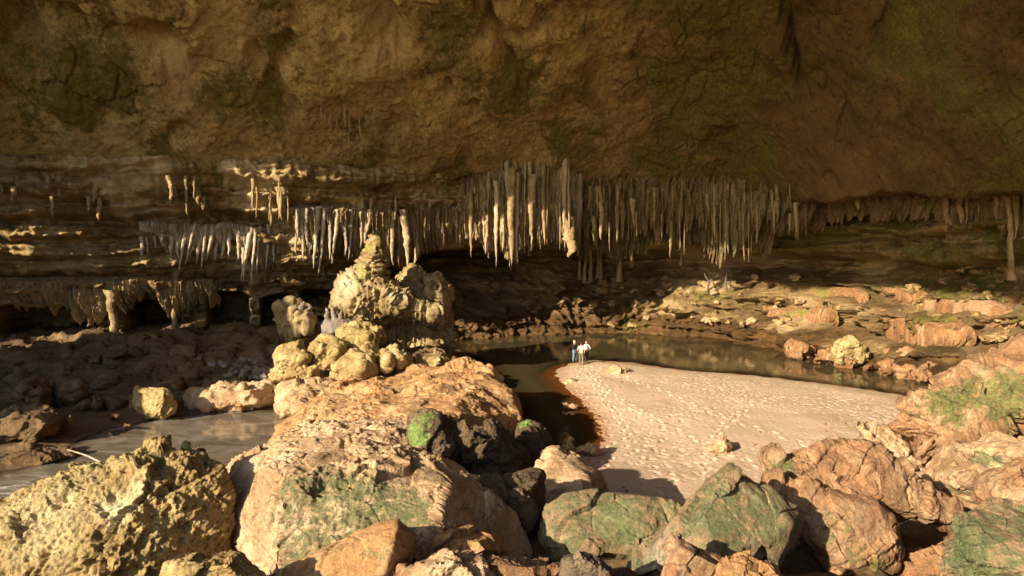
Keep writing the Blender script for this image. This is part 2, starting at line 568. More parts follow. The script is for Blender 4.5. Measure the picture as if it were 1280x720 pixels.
remap[used] = np.arange(len(used))
tag(mesh_from('sand_beach', np.stack([sx, sy, zs], -1).reshape(-1, 3)[used], remap[fsel], M_SAND, attrs={'wet': wet.ravel()[used]}), kind='structure')


def sand_z(x, y):
    k = np.argmin((sx[:, 0] - x) ** 2), np.argmin((sy[0] - y) ** 2)
    return zs[k]


# water sheet
wx, wy = np.meshgrid(np.arange(-70, 45, 0.35), np.arange(8, 74, 0.35), indexing='ij')
dp = np.maximum(0, -terrain_z(wx, wy, False))
dsand = np.maximum(0, -np.where(sand_mask(wx, wy) < 1.2, np.maximum(-10, sdf_poly(wx, wy, RIVER) * 0.22 - 0.05), -10))
dp = np.where(dsand < 5, np.minimum(dp, dsand), dp)
milk = sst(-wx, 6.5, 9.5)
dpool = sdf_poly(wx, wy, POOL)
murk = 1 - np.exp(-dp * np.where(milk > 0.5, 14, 3.6))
murk = np.clip(murk, 0.25, 0.985)
foam = np.maximum(sst(-wx, 16.5, 19) * sst(-wy, -27.5, -25), 0.85 * milk * sst(-np.abs(dpool + 0.10), -0.3, -0.05) * sst(wy, 31, 34))
tag(mesh_from('river_water', np.stack([wx, wy, 0 * wx], -1).reshape(-1, 3), grid_faces(*wx.shape), M_WATER,
              attrs={'milk': milk.ravel(), 'murk': murk.ravel(), 'foam': foam.ravel()}), kind='structure')


# ------------------------------------------------------------------ ceiling
_pl = catmull(WALL_PLAN, 800)
_pl = _pl[(_pl[:, 1] > 24)]
_xs = np.linspace(-62, 42, 209)
_yw = np.array([_pl[np.argmin(np.abs(_pl[:, 0] - q)), 1] for q in _xs])
_kr = np.exp(-np.linspace(-2, 2, 25) ** 2)
_yw = np.convolve(np.pad(_yw, 12, 'edge'), _kr / _kr.sum(), 'valid')


def ceil_base(x, y):
    """the roof springs from the wall top and climbs towards the mouth of the cave."""
    side = sst(np.abs(x - 3), 6, 22)
    t = np.maximum(np.interp(x, _xs, _yw) - y - 6 + 4.7 * side, 0)
    z = 15.4 - 2.6 * side + (0.64 + 0.20 * sst(-x, 0, 16)) * np.minimum(t, 20) + 0.30 * np.clip(t - 20, 0, 10) + 0.10 * np.maximum(t - 30, 0)
    q = sst(-x / np.maximum(y, 1), 0.73, 0.93)  # out-of-view left brow of the roof, lowered to block sun on the left wall
    return z - q * (0.5 * sst(y, 30, 36) + 2.0 * sst(y, 38, 41))


def on_ceil(px, py):
    r = ray(px, py)
    for t in np.arange(16, 90, 0.1):
        q = np.array((0, 0, CZ)) + r * t
        if q[2] > ceil_base(q[0], q[1]):
            return q
    return q


CRACKS = [([(970, -30), (985, 20), (992, 70), (1003, 118)], 0.35, 1.3), ([(600, 0), (618, 40), (640, 80), (668, 110)], 0.5, 0.9), ([(1110, 20), (1095, 60)], 0.4, 0.6),
          ([(475, 0), (495, 45)], 0.8, 1.0), ([(60, 20), (120, 45), (175, 60)], 0.7, 0.8), ([(700, 0), (655, 40), (610, 45)], 0.5, 0.6),
          ([(0, 120), (60, 140)], 0.5, 0.6), ([(1020, 90), (1060, 130), (1050, 190)], 0.25, 0.5), ([(360, 60), (340, 110), (360, 140)], 0.6, 0.7)]
CRACKS = [([on_ceil(*q) for q in l], w, a) for l, w, a in CRACKS]
HOLES = [(on_ceil(200, 60), 1.0, 0.55, 2.6, -0.5), (on_ceil(22, 35), 1.1, 0.9, 2.0, 0), (on_ceil(560, 108), 0.35, 0.35, 0.8, 0), (on_ceil(594, 127), 0.4, 0.3, 0.8, 0), (on_ceil(655, 185), 0.7, 0.3, 0.6, 0),
         (on_ceil(533, 95), 0.4, 0.3, 0.7, 0), (on_ceil(1040, 222), 0.5, 0.3, 0.6, 0), (on_ceil(320, 78), 0.6, 0.4, 0.8, 0), (on_ceil(225, 158), 0.9, 0.3, 0.7, 0)]


def ceil_z(x, y):
    shp = np.shape(x)
    x, y = np.atleast_1d(np.asarray(x, float)).ravel(), np.atleast_1d(np.asarray(y, float)).ravel()
    z = ceil_base(x, y)
    p = np.stack([x, y, 0.25 * z], -1)
    wp = p + 1.2 * np.stack([fbm(p * 0.3, 2), fbm(p * 0.3 + 40, 2), 0 * x], -1)
    z = z + fbm(wp * 0.10, 3) * 0.75 - ridged(wp * 0.24 + 3, 2) * 0.16 + fbm(wp * 0.75, 3) * 0.10 + (0.13 * facet(wp * 0.30 + 5)[0] + 0.07 * facet(p * 0.9)[0]) - ridged(wp * 1.7, 3) * 0.045 + fbm(p * 2.6, 4, 0.68) * 0.10 + 0.35 * (1 - sst(worley(p * 0.55 + 0.3)[0], 0.05, 0.22)) * sst(fbm(p * 0.2 + 31, 2), -0.1, 0.3) + 0.045 * np.clip(fbm(p * 3.3 + 90, 2) - 0.25, 0, 1) * 4
    # joints and flat bedded plates
    fq, fe = facet(wp * 0.34 + 12)
    z = z + 0.34 * (1 - sst(fe, 0.0, 0.045)) * sst(fbm(p * 0.15 + 8, 2), 0.05, 0.4)
    fq, fe = facet(wp * 0.95 + 30)
    z = z + 0.06 * (1 - sst(fe, 0.0, 0.06)) * sst(fbm(p * 0.25 + 18, 2), -0.1, 0.3)
    z = z + 0.13 * np.tanh(6 * fbm(wp * 0.3 + 70, 3))
    for l, w, a in CRACKS:
        dl = dist_line(x + 0.35 * gnoise(p * 1.2), y + 0.35 * gnoise(p * 1.2 + 50), l)
        z = z + 1.5 * a * np.exp(-(dl / w) ** 2)
    for c, rx, ry, a, rot in HOLES:
        u = (x - c[0]) * math.cos(rot) + (y - c[1]) * math.sin(rot) + 0.15 * gnoise(p * 2)
        v = -(x - c[0]) * math.sin(rot) + (y - c[1]) * math.cos(rot)
        z = z + a * np.exp(-((u / rx) ** 2 + (v / (ry * 2.2)) ** 2) ** 2)
    return z.reshape(shp)


LIP = np.array([(-75, 62), (-46, 51), (-38.5, 42), (-33, 35.5), (-25.5, 29), (-21, 22), (-17, 10), (-14, -4), (-6, -14), (12, -16), (48, -16), (60, 20), (60, 78), (-75, 78)]) * 1.0
vlist, flist, nbase = [], [], 0
for stp, fine in ((0.092, True), (0.4, False)):
    cx, cy = np.meshgrid(np.arange(-66, 50, stp), np.arange(-17, 76, stp), indexing='ij')
    cin = sdf_poly(cx, cy, LIP) + fbm(np.stack([cx, cy, 0 * cx], -1).reshape(-1, 3) * 0.2, 3).reshape(cx.shape) * 0.8
    seen = (np.abs(cx) < 0.80 * cy + 5) & (cy > 16) & (np.abs(cx) < 47)
    if not fine:
        seen = ~((np.abs(cx) < 0.80 * cy + 4.4) & (cy > 16.6) & (np.abs(cx) < 46.4))
    ok = (cin < 0) & seen
    cf = grid_faces(*cx.shape)
    cf = cf[ok.ravel()[cf].all(1)]
    used = np.unique(cf)
    remap = -np.ones(cx.size, int)
    remap[used] = np.arange(len(used))
    ux, uy = cx.ravel()[used], cy.ravel()[used]
    vlist.append(np.stack([ux, uy, ceil_z(ux, uy)], -1))
    flist.append(remap[cf] + nbase)
    nbase += len(used)
cvv = np.concatenate(vlist)
ceil_faces = np.concatenate(flist)
pn = fbm(cvv * np.array([0.16, 0.16, 0.1]) + 11, 4)
moss = np.clip(0.22 + pn * 0.75 + 0.24 * sst(cvv[:, 0], -4, 14), 0, 1)  # moss spreads to the right, also dimming that side in colour
blobs = [(130, 110, 5), (290, 100, 4), (190, 190, 3.5), (640, 110, 5), (560, 30, 4), (860, 150, 4), (240, 40, 4), (330, 130, 3)]
for bx, by, r in blobs:
    c = on_ceil(bx, by)
    moss = np.maximum(moss, 0.75 * np.exp(-((cvv[:, :2] - c[:2]) ** 2).sum(1) / r ** 2 * 1.4))
pale = np.zeros(len(cvv))
for bx, by, r in [(215, 85, 1.6), (280, 40, 2.5), (110, 185, 1.6), (470, 60, 2.5), (830, 235, 4), (1060, 238, 4), (150, 172, 1.5), (700, 225, 5)]:
    c = on_ceil(bx, by)
    pale = np.maximum(pale, 0.7 * np.exp(-((cvv[:, :2] - c[:2]) ** 2).sum(1) / r ** 2 * 1.4))
moss = np.clip(moss - pale, 0, 1)
tag(mesh_from('cave_ceiling', cvv, ceil_faces, M_CEIL, attrs={'moss': moss, 'pale': pale, 'soil_shade': np.clip(0.85 * sst(cvv[:, 0] + 5 * pn, -2, 20) + 0.5 * np.exp(-((cvv[:, :2] - on_ceil(20, 40)[:2]) ** 2).sum(1) / 12.0), 0, 1)}), kind='structure')  # right side and top-left corner darkened in colour for their dim light

# ------------------------------------------------------------------ wall
NU, NZ = 1500, 190
plan = catmull(WALL_PLAN, NU)
tng = np.gradient(plan, axis=0)
tng /= np.linalg.norm(tng, axis=1)[:, None]
nrm = np.stack([-tng[:, 1], tng[:, 0]], 1)        # outward
k = 25
ker = np.ones(k) / k
nrm = np.stack([np.convolve(np.pad(nrm[:, i], k // 2, 'edge'), ker, 'valid') for i in (0, 1)], 1)
nrm /= np.linalg.norm(nrm, axis=1)[:, None]
zz = np.linspace(-1.5, 18.5, NZ)
U, Z = np.meshgrid(np.arange(NU), zz, indexing='ij')
X0 = plan[:, 0][:, None] + 0 * Z
Y0 = plan[:, 1][:, None] + 0 * Z
pb = np.stack([X0, Y0, Z], -1).reshape(-1, 3)
lw = sst(-plan[:, 0], 5, 14)[:, None]             # left wall weight
rw = sst(plan[:, 0], 17, 24)[:, None]             # right bank weight
cw = 1 - np.clip(lw + rw, 0, 1)
wob = (fbm(pb * np.array([0.07, 0.07, 0.0]), 3) * 0.8).reshape(Z.shape)
Zw = Z + wob
void = np.exp(-((plan[:, 0] - (-2.0)) / 5.5) ** 2)[:, None]       # deep dark corner behind the dripstone mound


def bank(zb, depth, power=0.8):
    return depth * np.clip(Zw / zb, 0, 1) ** power


# centre: sloping rubble bank, recess, overhanging curtain band
oc = 0.8 * sst(Zw, 0.0, 0.4) + 0.5 * np.clip(Zw / 2, 0, 1) + 3.0 * np.clip((Zw - 2.0) / 4.6, 0, 1) ** 1.1 + (3.0 + 3 * void) * np.exp(-((Zw - 7.7) / 0.8) ** 2) - 5.6 * sst(Zw, 8.2, 9.0) - 0.6 * sst(Zw, 10.5, 11.0) - 0.8 * sst(Zw, 12.5, 13.2)
oc = oc + void * (3.5 * sst(Zw, 1.3, 2.4) * (1 - sst(Zw, 7.5, 8.8)))
# left: undercut caves low down, then bedded strata stepping inwards
wpx = 640 + F * plan[:, 0] / plan[:, 1]
hol = np.zeros(NU)
for c, w in ((45, 62), (182, 34), (282, 26), (345, 20)):
    hol = np.maximum(hol, 1 - sst(np.abs(wpx - c), w * 0.75, w * 1.15))
hol = hol[:, None]
slot = (1 - sst(np.abs(wpx - 408), 24, 34))[:, None] * sst(Zw, 3.5, 3.9) * (1 - sst(Zw, 4.9, 5.3))
ol = bank(2.0, 2.0) + 6.5 * hol * sst(Zw, 1.4, 2.0) * (1 - sst(Zw, 4.4, 5.0)) + 4 * slot + 1.0 * np.exp(-((Zw - 6.8) / 0.45) ** 2)
ol = ol - 0.9 * sst(Zw, 5.4, 6.0) - 0.8 * sst(Zw, 7.2, 7.6) - 0.8 * sst(Zw, 8.7, 9.0) + 0.5 * np.exp(-((Zw - 9.2) / 0.2) ** 2) - 0.6 * sst(Zw, 10.4, 10.7) + 0.9 * np.exp(-((Zw - 11.3) / 0.3) ** 2) - 0.9 * sst(Zw, 11.4, 11.9) - 1.6 * sst(Zw, 12.6, 13.6)
# right: stepped bank with shelves, recess, dark wall
orr = 2.5 * np.clip(Zw / 2.2, 0, 1) + 2.6 * sst(Zw, 2.0, 2.5) + 2.4 * sst(Zw, 4.3, 4.8) + 1.5 * sst(Zw, 5.9, 6.5) + 2.2 * np.exp(-((Zw - 7.4) / 0.7) ** 2) - 2.0 * sst(Zw, 7.7, 8.6) - 1.2 * sst(Zw, 10.3, 10.9) - 1.0 * sst(Zw, 12.0, 12.6)
zt = Zw + (fbm(pb * np.array([0.12, 0.12, 0]) + 21, 3) * 0.7).reshape(Z.shape)
steps = sum(1.0 * (sst(zt, a, a + 0.22) - (zt > 0) * np.clip(zt / 6.6, 0, 1) / 6) for a in (1.2, 2.3, 3.2, 4.3, 5.2, 6.0))
oc = oc + 0.55 * steps * (1 - sst(Zw, 6.6, 7.2))
off = oc * cw + ol * lw + orr * rw
hgt = sst(Z, 0.5, 1.5)
band = sst(Zw, 8.3, 9.2)
strat = fbm(np.stack([X0 * 0.06, Y0 * 0.06, Zw * 0.95], -1).reshape(-1, 3), 3).reshape(Z.shape)
off = off - 0.75 * np.tanh(3.2 * strat) * (0.45 + 0.55 * np.clip(lw + rw + 0.2, 0, 1))
off = off - (fbm(pb * 0.17 + 9, 3) * 1.1).reshape(Z.shape)
off = off - (ridged(pb * 0.7, 3) * 0.26).reshape(Z.shape) - (fbm(pb * 1.9, 4, 0.6) * 0.26).reshape(Z.shape)
off = off - (ridged(pb * np.array([1.3, 1.3, 0.10]) + 5, 3) * 0.30).reshape(Z.shape) * band * (0.35 + 0.65 * (cw + 0.4 * rw))
off = off - (ridged(pb * np.array([2.2, 2.2, 2.6]) + 15, 2) * 0.10).reshape(Z.shape)
fa, fb_ = facet(pb * np.array([0.5, 0.5, 0.8]) + 0.3 * np.stack([gnoise(pb * .5), gnoise(pb * .5 + 7), gnoise(pb * .5 + 19)], -1))
fc, fd_ = facet(pb * np.array([1.3, 1.3, 2.0]) + 0.3 * np.stack([gnoise(pb), gnoise(pb + 7), gnoise(pb + 19)], -1))
off = off - ((0.8 + 0.9 * rw.repeat(NZ, 1).ravel() + 0.6 * cw.repeat(NZ, 1).ravel()) * fa + 0.55 * fc).reshape(Z.shape) * (1 - 0.6 * sst(Zw, 6.2, 7.2)) * (0.3 + 0.7 * sst(Zw, 0.3, 1.2))
VX = X0 + nrm[:, 0][:, None] * off
VY = Y0 + nrm[:, 1][:, None] * off
VZ = Z + (fbm(pb * 0.6 + 60, 3) * 0.25).reshape(Z.shape)
wv = np.stack([VX, VY, VZ], -1).reshape(-1, 3)
wm = fbm(pb * np.array([0.18, 0.18, 0.35]) + 3, 4)
moss = np.clip(0.12 + 0.55 * wm + (0.36 * sst(X0, 6, 16) * sst(Zw, 7.0, 9.0)).ravel() + 0.25 * (rw * sst(Zw, 2, 4)).ravel(), 0, 1)
pale = np.clip(0.75 * sst(fbm(pb * 0.22 + 33, 3), -0.15, 0.45) * (1 - sst(X0, 14, 22) * sst(Zw, 7, 9)).ravel() + (0.45 * cw * (1 - sst(Zw, 6.0, 7.0))).ravel(), 0, 1)
soil_shade = np.clip((0.5 * sst(X0, 12, 24) * sst(Zw, 7.6, 8.6)).ravel() + ((1 - sst(Zw, 6.4, 7.4)) * (0.80 + 0.20 * (1 - sst(Zw, 1.2, 2.4)))).ravel() - 0.36 * sst(fbm(pb * np.array([.2, .2, .5]) + 61, 3), 0.0, 0.45) * (Zw > 1.5).ravel(), 0, 1) * (1 - lw.repeat(NZ, 1).ravel() * 0.4)  # brown bank dirt, darkened further against the sun; dim upper right wall painted in
wf = grid_faces(NU, NZ)[:, ::-1]
tag(mesh_from('cave_wall', wv, wf, M_WALL, attrs={'moss': moss, 'pale': pale, 'soil_shade': soil_shade}), kind='structure')
WGRID = np.stack([VX, VY, VZ], -1)


def wall_hit(px, py):
    """first point of the wall mesh near the sight line of a photo pixel."""
    r = ray(px, py)
    q = WGRID.reshape(-1, 3) - np.array((0, 0, CZ))
    t = q @ r / (r @ r)
    dd = np.linalg.norm(q - t[:, None] * r, axis=1)
    dd = np.where(t < 20, 99, dd)
    kk = np.where(dd < 0.2)[0]
    if len(kk) == 0:
        kk = [int(np.argmin(dd))]
    j = kk[int(np.argmin(t[kk]))]
    return WGRID.reshape(-1, 3)[j]


WPX = 640 + F * WGRID[..., 0] / WGRID[..., 1]


def front(px, py, up=0.0, half=7, span=0.5):
    """distance of the wall face seen at a photo column, a little above a row."""
    d = 50.0
    for _ in range(4):
        z = P(px, py, d)[2] + up
        m = (np.abs(WPX - px) < half) & (np.abs(WGRID[..., 2] - z) < span) & (WGRID[..., 1] > 20)
        if not m.any():
            return d
        d = float(np.percentile(WGRID[..., 1][m], 15))
    return d


# ------------------------------------------------------------------ outside: ground and an unseen hill added to shade the left bank
M_OUT = rock_mat('outside_soil', (0.42, 0.33, 0.20), (0.32, 0.25, 0.14), (0.20, 0.17, 0.08), sc=0.3, bump=0.5)
ox, oy = np.meshgrid(np.linspace(-500, 500, 60), np.linspace(-500, 500, 60), indexing='ij')
ov = np.stack([ox, oy, 0 * ox - 2.5 + 0 * oy], -1).reshape(-1, 3)
z0 = np.zeros(len(ov))
tag(mesh_from('outside_ground', ov, grid_faces(60, 60), M_OUT, attrs={'moss': z0, 'pale': z0}), kind='structure')
hx, hy = np.meshgrid(np.linspace(-75, -30, 90), np.linspace(-5, 42, 90), indexing='ij')
hz = -4 + 26.8 * np.exp(-(((hx + 46) / 9) ** 2 + ((hy - 22) / 14.0) ** 2) ** 2.5)
hz = hz + (fbm(np.stack([hx, hy, hz], -1).reshape(-1, 3) * 0.2, 4) * 0.8).reshape(hx.shape) * sst(hz, -4, 0)
z0 = np.zeros(hx.size)
tag(mesh_from('added_shade_hill', np.stack([hx, hy, hz], -1).reshape(-1, 3), grid_faces(90, 90), M_OUT, attrs={'moss': z0, 'pale': z0}), kind='structure')


ew = catmull(np.array([(41, 12), (42, -6), (36, -15), (28, -19), (20, -20)]) * 1.0, 200)  # unseen wall added behind the right to cut the skylight
ez = np.linspace(-2, 31, 80)
ev = np.stack([np.repeat(ew[:, 0][:, None], 80, 1), np.repeat(ew[:, 1][:, None], 80, 1), np.repeat(ez[None], 200, 0)], -1).reshape(-1, 3)
ev[:, :2] += (fbm(ev * 0.15, 4) * 2.0)[:, None]
z0 = np.zeros(len(ev))
tag(mesh_from('added_shade_wall', ev, grid_faces(200, 80), M_WALL, attrs={'moss': z0, 'pale': z0}), kind='structure')


# ------------------------------------------------------------------ boulders
def rounded_hull(parts, voxel, smooth):
    """union of convex hulls, remeshed to an even grid of quads."""
    bm = bmesh.new()
    for pts in parts:
        b2 = bmesh.new()
        vs = [b2.verts.new(p) for p in pts]
        r = bmesh.ops.convex_hull(b2, input=vs)
        junk = [g for g in r['geom_interior'] if isinstance(g, bmesh.types.BMVert)]
        bmesh.ops.delete(b2, geom=junk, context='VERTS')
        bmesh.ops.recalc_face_normals(b2, faces=b2.faces)
        me = bpy.data.meshes.new('hull')
        b2.to_mesh(me)
        b2.free()
        bm.from_mesh(me)
        bpy.data.meshes.remove(me)
    me = bpy.data.meshes.new('hull')
    bm.to_mesh(me)
    bm.free()
    o = bpy.data.objects.new('hull', me)
    col.objects.link(o)
    md = o.modifiers.new('remesh', 'REMESH')
    md.mode = 'VOXEL'
    md.voxel_size = voxel
    if smooth:
        ms = o.modifiers.new('smooth', 'SMOOTH')
        ms.factor = 0.5
        ms.iterations = smooth
    dg = bpy.context.evaluated_depsgraph_get()
    ev = o.evaluated_get(dg)
    m2 = ev.to_mesh()
    n = len(m2.vertices)
    v = np.empty(n * 3, np.float32)
    m2.vertices.foreach_get('co', v)
    nn = np.empty(n * 3, np.float32)
    m2.vertices.foreach_get('normal', nn)
    m2.calc_loop_triangles()
    li = np.empty(len(m2.loops), np.int32)
    m2.loops.foreach_get('vertex_index', li)
    tot = np.empty(len(m2.polygons), np.int32)
    m2.polygons.foreach_get('loop_total', tot)
    st = np.empty(len(m2.polygons), np.int32)
    m2.polygons.foreach_get('loop_start', st)
    quad = tot == 4
    f = li[st[quad][:, None] + np.arange(4)]
    ev.to_mesh_clear()
    bpy.data.objects.remove(o)
    bpy.data.meshes.remove(me)
    return v.reshape(-1, 3).astype(float), nn.reshape(-1, 3).astype(float), f


def silhouette(outline, d, thick, ridge=(), lean=0.0, front=0.55, back=0.65):
    """an outline seen in the photo, given its own distance d and depth thick; lean tilts the top away."""
    o = np.array(outline, float)
    c = o.mean(0)
    ymin, ymax = o[:, 1].min(), o[:, 1].max()
    tl = lambda py: lean * (ymax - py) / max(1, ymax - ymin)
    pts = [P(a, b, d + tl(b)) for a, b in o]
    if ridge:
        pts += [P(a, b, d + e) for a, b, e in ridge]
    else:
        pts += [P(*(c + (q - c) * front), d - 0.42 * thick + tl(q[1])) for q in o]
    pts += [P(*(c + (q - c) * back), d + 0.58 * thick + tl(q[1])) for q in o]
    return pts


def rock_shape(parts, vox, smooth, seed, big=0.10, mid=0.06, fine=0.025, pit=0.0, chip=0.05, freq=1.0, flute=0.0, bed=1.0):
    v, n, f = rounded_hull(parts, vox, smooth)
    p = v + seed * 7.31
    wq = np.stack([gnoise(p), gnoise(p + 8), gnoise(p + 23)], -1)
    m = sst(fbm(p * 0.7 * freq + 51, 3), -0.25, 0.35)              # crumbly against clean broken faces
    h = 0.6 * big * fbm(p * 0.7 * freq, 2) + 0.55 * mid * (0.25 + m) * ridged(p * 2.1 * freq, 3, 0.55)
    h += fine * (0.3 + 1.3 * m) * fbm(p * 6.5 * freq, 4, 0.68)
    if chip:
        a, b = facet(p * 0.55 * freq + 0.12 * wq)
        h += chip * 2.4 * a
        a, b = facet(p * 1.35 * freq + 0.2 * wq)
        h += chip * 0.8 * (0.4 + 0.8 * m) * a
        h -= chip * 0.7 * (1 - sst(b, 0.0, 0.05)) * sst(gnoise(p * 0.9 + 77), 0.0, 0.3)
        r_ = random.Random(seed)
        dr = np.array([r_.gauss(0, .5), r_.gauss(0, .5), 1.0])
        dr /= np.linalg.norm(dr)
        t = (p @ dr)[:, None] * np.array([[1.9, 0, 0]]) * freq + p * 0.12
        h -= bed * chip * 0.45 * np.tanh(7 * fbm(t, 2)) * (0.3 + m)
    if pit:
        a, b = worley(p * 3.2 * freq + 0.3 * np.stack([gnoise(p * 2), gnoise(p * 2 + 8), gnoise(p * 2 + 23)], -1))
        h -= pit * (1 - sst(a, 0.15, 0.62)) * sst(fbm(p * 1.1 + 3, 2), -0.35, 0.15)
        a, b = worley(p * 8.5 * freq + 0.3 * np.stack([gnoise(p * 5), gnoise(p * 5 + 8), gnoise(p * 5 + 23)], -1))
        h -= pit * 0.42 * (1 - sst(a, 0.15, 0.6))
    if flute:
        h += flute * ridged(p * np.array([2.3, 2.3, 0.16]) * freq, 2)
    return v + n * h[:, None], n, f


NROCK = [0]


def boulder(name, label, cat, mat, parts, d, group=None, seed=None, smooth=6, res=1.5, moss=(), pale=(), mossy=0.0, vox=None, dents=(), **kw):
    NROCK[0] += 1
    seed = NROCK[0] if seed is None else seed
    vox = vox or d / F * res
    v, n, f = rock_shape(parts, vox, smooth, seed, **kw)
    pr_ = v - np.array((0, 0, CZ))
    for px, py, r, dep in dents:
        e = pr_ @ ray(px, py) / (ray(px, py) @ ray(px, py))
        off_ = np.linalg.norm(pr_ - e[:, None] * ray(px, py), axis=1)
        near = np.where(off_ < 0.12)[0]
        c = v[near[int(np.argmin(v[near, 1]))]]
        g = np.exp(-(np.linalg.norm(v - c, axis=1) / r) ** 4)
        ax = n[near].mean(0)
        ax /= np.linalg.norm(ax)
        plane = ((v - c) @ ax)[:, None] * ax
        v = v - g[:, None] * (ax * dep + 0.75 * plane)
        pale = list(pale) + [(None, None, c - ax * dep, r * 0.95, 1.0)]
    at = {}
    for nm, lst, b0 in (('moss', moss, mossy), ('pale', pale, 0.0)):
        a = np.full(len(v), float(b0))
        for (px, py, dd, r, s) in lst:
            c = dd if px is None else P(px, py, dd)
            e = np.exp(-(((v - c) / r) ** 2).sum(1) ** 1.5)
            a = np.maximum(a, s * e) if s > 0 else a + s * e
        at[nm] = a
    ce = v.mean(0)
    org = np.array((ce[0], ce[1], v[:, 2].min()))
    o = mesh_from(name, v, f, mat, origin=org, attrs=at)
    return tag(o, label, cat, group)


FG = 'large boulders in the foreground'
# A  pitted boulder, bottom left
boulder('boulder', 'big pitted yellow boulder with a round white hollow, lower left corner', 'boulder', M_PIT,
        [silhouette([(-60, 650), (0, 628), (60, 603), (115, 578), (190, 558), (250, 560), (264, 582), (282, 622), (290, 660), (285, 740), (250, 800), (-60, 800)], 13.5, 5.0,
                    ridge=[(190, 575, -0.4), (165, 640, -1.3), (20, 660, -1.2), (215, 680, -0.9), (120, 770, -2.2), (-40, 760, -2.0), (265, 760, -0.4), (255, 575, 1.2)])],
        13.5, FG, smooth=1, res=1.25, pit=0.13, big=0.12, mid=0.05, chip=0.09, dents=[(150, 614, 0.36, 0.20)], moss=[(60, 630, 13, 1.3, 0.5), (250, 640, 13.2, 0.9, 0.35), (110, 575, 13.4, 0.6, 0.6)],
        pale=[(152, 612, 12.25, 0.42, 1.0), (60, 640, 12.4, 0.9, 0.35)])
# B  big tan rock with a green face
boulder('boulder', 'large tan rock with a broad green algae patch on its sloping face', 'boulder', M_TAN,
        [silhouette([(272, 600), (300, 572), (360, 552), (440, 545), (530, 565), (590, 600), (640, 640), (660, 700), (640, 760), (280, 760), (285, 690)], 15.0, 7.0,
                    ridge=[(420, 560, -0.5), (350, 590, -1.8), (560, 610, -1.6), (520, 700, -3.2), (340, 720, -3.4), (600, 700, -1.4)])],
        15.5, FG, smooth=1, res=1.25, big=0.2, mid=0.07, chip=0.07, fine=0.03, moss=[(395, 625, 12.8, 1.5, 0.85), (470, 640, 12.4, 1.6, 0.9), (380, 680, 12.0, 1.3, 0.8), (430, 600, 13.2, 1.0, 0.7), (560, 640, 12.8, 0.9, 0.6)])
# ridge of tan rock linking it to the island
boulder('rock_ledge', 'pale tan rock ledge running from the island down towards the pool', 'rock ledge', M_TAN,
        [silhouette([(285, 592), (310, 572), (345, 548), (400, 530), (470, 522), (540, 530), (560, 560), (520, 600), (400, 620), (300, 620)], 20.0, 8.0, lean=3.0)],
        20.0, smooth=1, big=0.25, mid=0.14, chip=0.08, pit=0.05, fine=0.04)
# C  long slab at the bottom
boulder('boulder', 'long low orange slab with green flank at the bottom edge', 'boulder', M_ORANGE,
        [silhouette([(330, 730), (400, 688), (470, 656), (497, 650), (520, 668), (512, 700), (470, 730), (400, 760), (330, 760)], 11.5, 2.2,
                    ridge=[(420, 690, -0.6), (495, 662, -0.4), (480, 715, -0.8), (380, 745, -0.8)])],
        11.5, FG, smooth=1, big=0.07, mid=0.04, chip=0.05, moss=[(475, 690, 11, 0.45, 0.7), (430, 715, 10.8, 0.4, 0.6)])
boulder('boulder', 'dark orange slab lying in deep shade behind the long low slab', 'boulder', M_ORANGE,
        [silhouette([(500, 668), (560, 660), (620, 668), (640, 690), (600, 712), (500, 712)], 13.0, 2.0)], 13.0, FG, smooth=1, big=0.1)
# D  green knob
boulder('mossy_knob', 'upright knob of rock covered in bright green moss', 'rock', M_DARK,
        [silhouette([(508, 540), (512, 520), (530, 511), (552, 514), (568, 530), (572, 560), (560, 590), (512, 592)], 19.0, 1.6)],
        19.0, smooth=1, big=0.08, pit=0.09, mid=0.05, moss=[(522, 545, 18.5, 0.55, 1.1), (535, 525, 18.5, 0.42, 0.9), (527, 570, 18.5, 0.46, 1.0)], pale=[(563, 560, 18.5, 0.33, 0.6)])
# E  porous rocks to its right, darkened in colour for their shadow
boulder('boulder', 'porous rock darkened for its shade behind the mossy knob', 'boulder', M_DARK,
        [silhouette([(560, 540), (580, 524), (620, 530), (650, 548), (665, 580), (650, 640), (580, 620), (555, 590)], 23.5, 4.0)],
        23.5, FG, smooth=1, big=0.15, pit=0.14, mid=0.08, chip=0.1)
boulder('boulder', 'small shade-darkened porous rock with a green cap beside the dark pool', 'boulder', M_DARK,
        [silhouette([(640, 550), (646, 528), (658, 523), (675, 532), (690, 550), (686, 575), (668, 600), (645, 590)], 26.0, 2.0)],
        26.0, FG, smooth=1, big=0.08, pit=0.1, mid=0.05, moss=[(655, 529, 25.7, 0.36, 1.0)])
boulder('boulder', 'rock wall blackened for full shade above the bottom rubble', 'boulder', M_DARK,
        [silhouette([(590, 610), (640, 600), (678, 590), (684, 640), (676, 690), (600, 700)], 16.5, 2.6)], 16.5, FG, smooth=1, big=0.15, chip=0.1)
# F  the orange island
ISL = [[P(345, 535, 30), P(385, 500, 33), P(430, 478, 37), P(500, 462, 39), P(560, 455, 38), P(612, 462, 36), P(640, 497, 32.5), P(645, 515, 28), P(560, 520, 24), P(480, 540, 23), P(380, 548, 25.5), P(400, 515, 28), P(560, 478, 32), P(470, 500, 29), (-11, 26, -0.6), (-12, 36, -0.6), (0, 40, -0.6), (0.8, 29, -0.6), (-1, 22, -0.6), (-6, 21, -0.6)],
       [P(545, 468, 36), P(560, 452, 36.5), P(592, 449, 36.5), P(614, 458, 36), P(618, 480, 35), P(580, 490, 33.5), P(545, 485, 34), (-2, 39, 0), (0.2, 37, 0)]]
boulder('island_rock', 'long orange rock island between the milky pool and the dark river', 'rock', M_ORANGE, ISL, 29, smooth=4, res=1.3, big=0.45, mid=0.12, chip=0.09, fine=0.035, pit=0.035, freq=0.7)
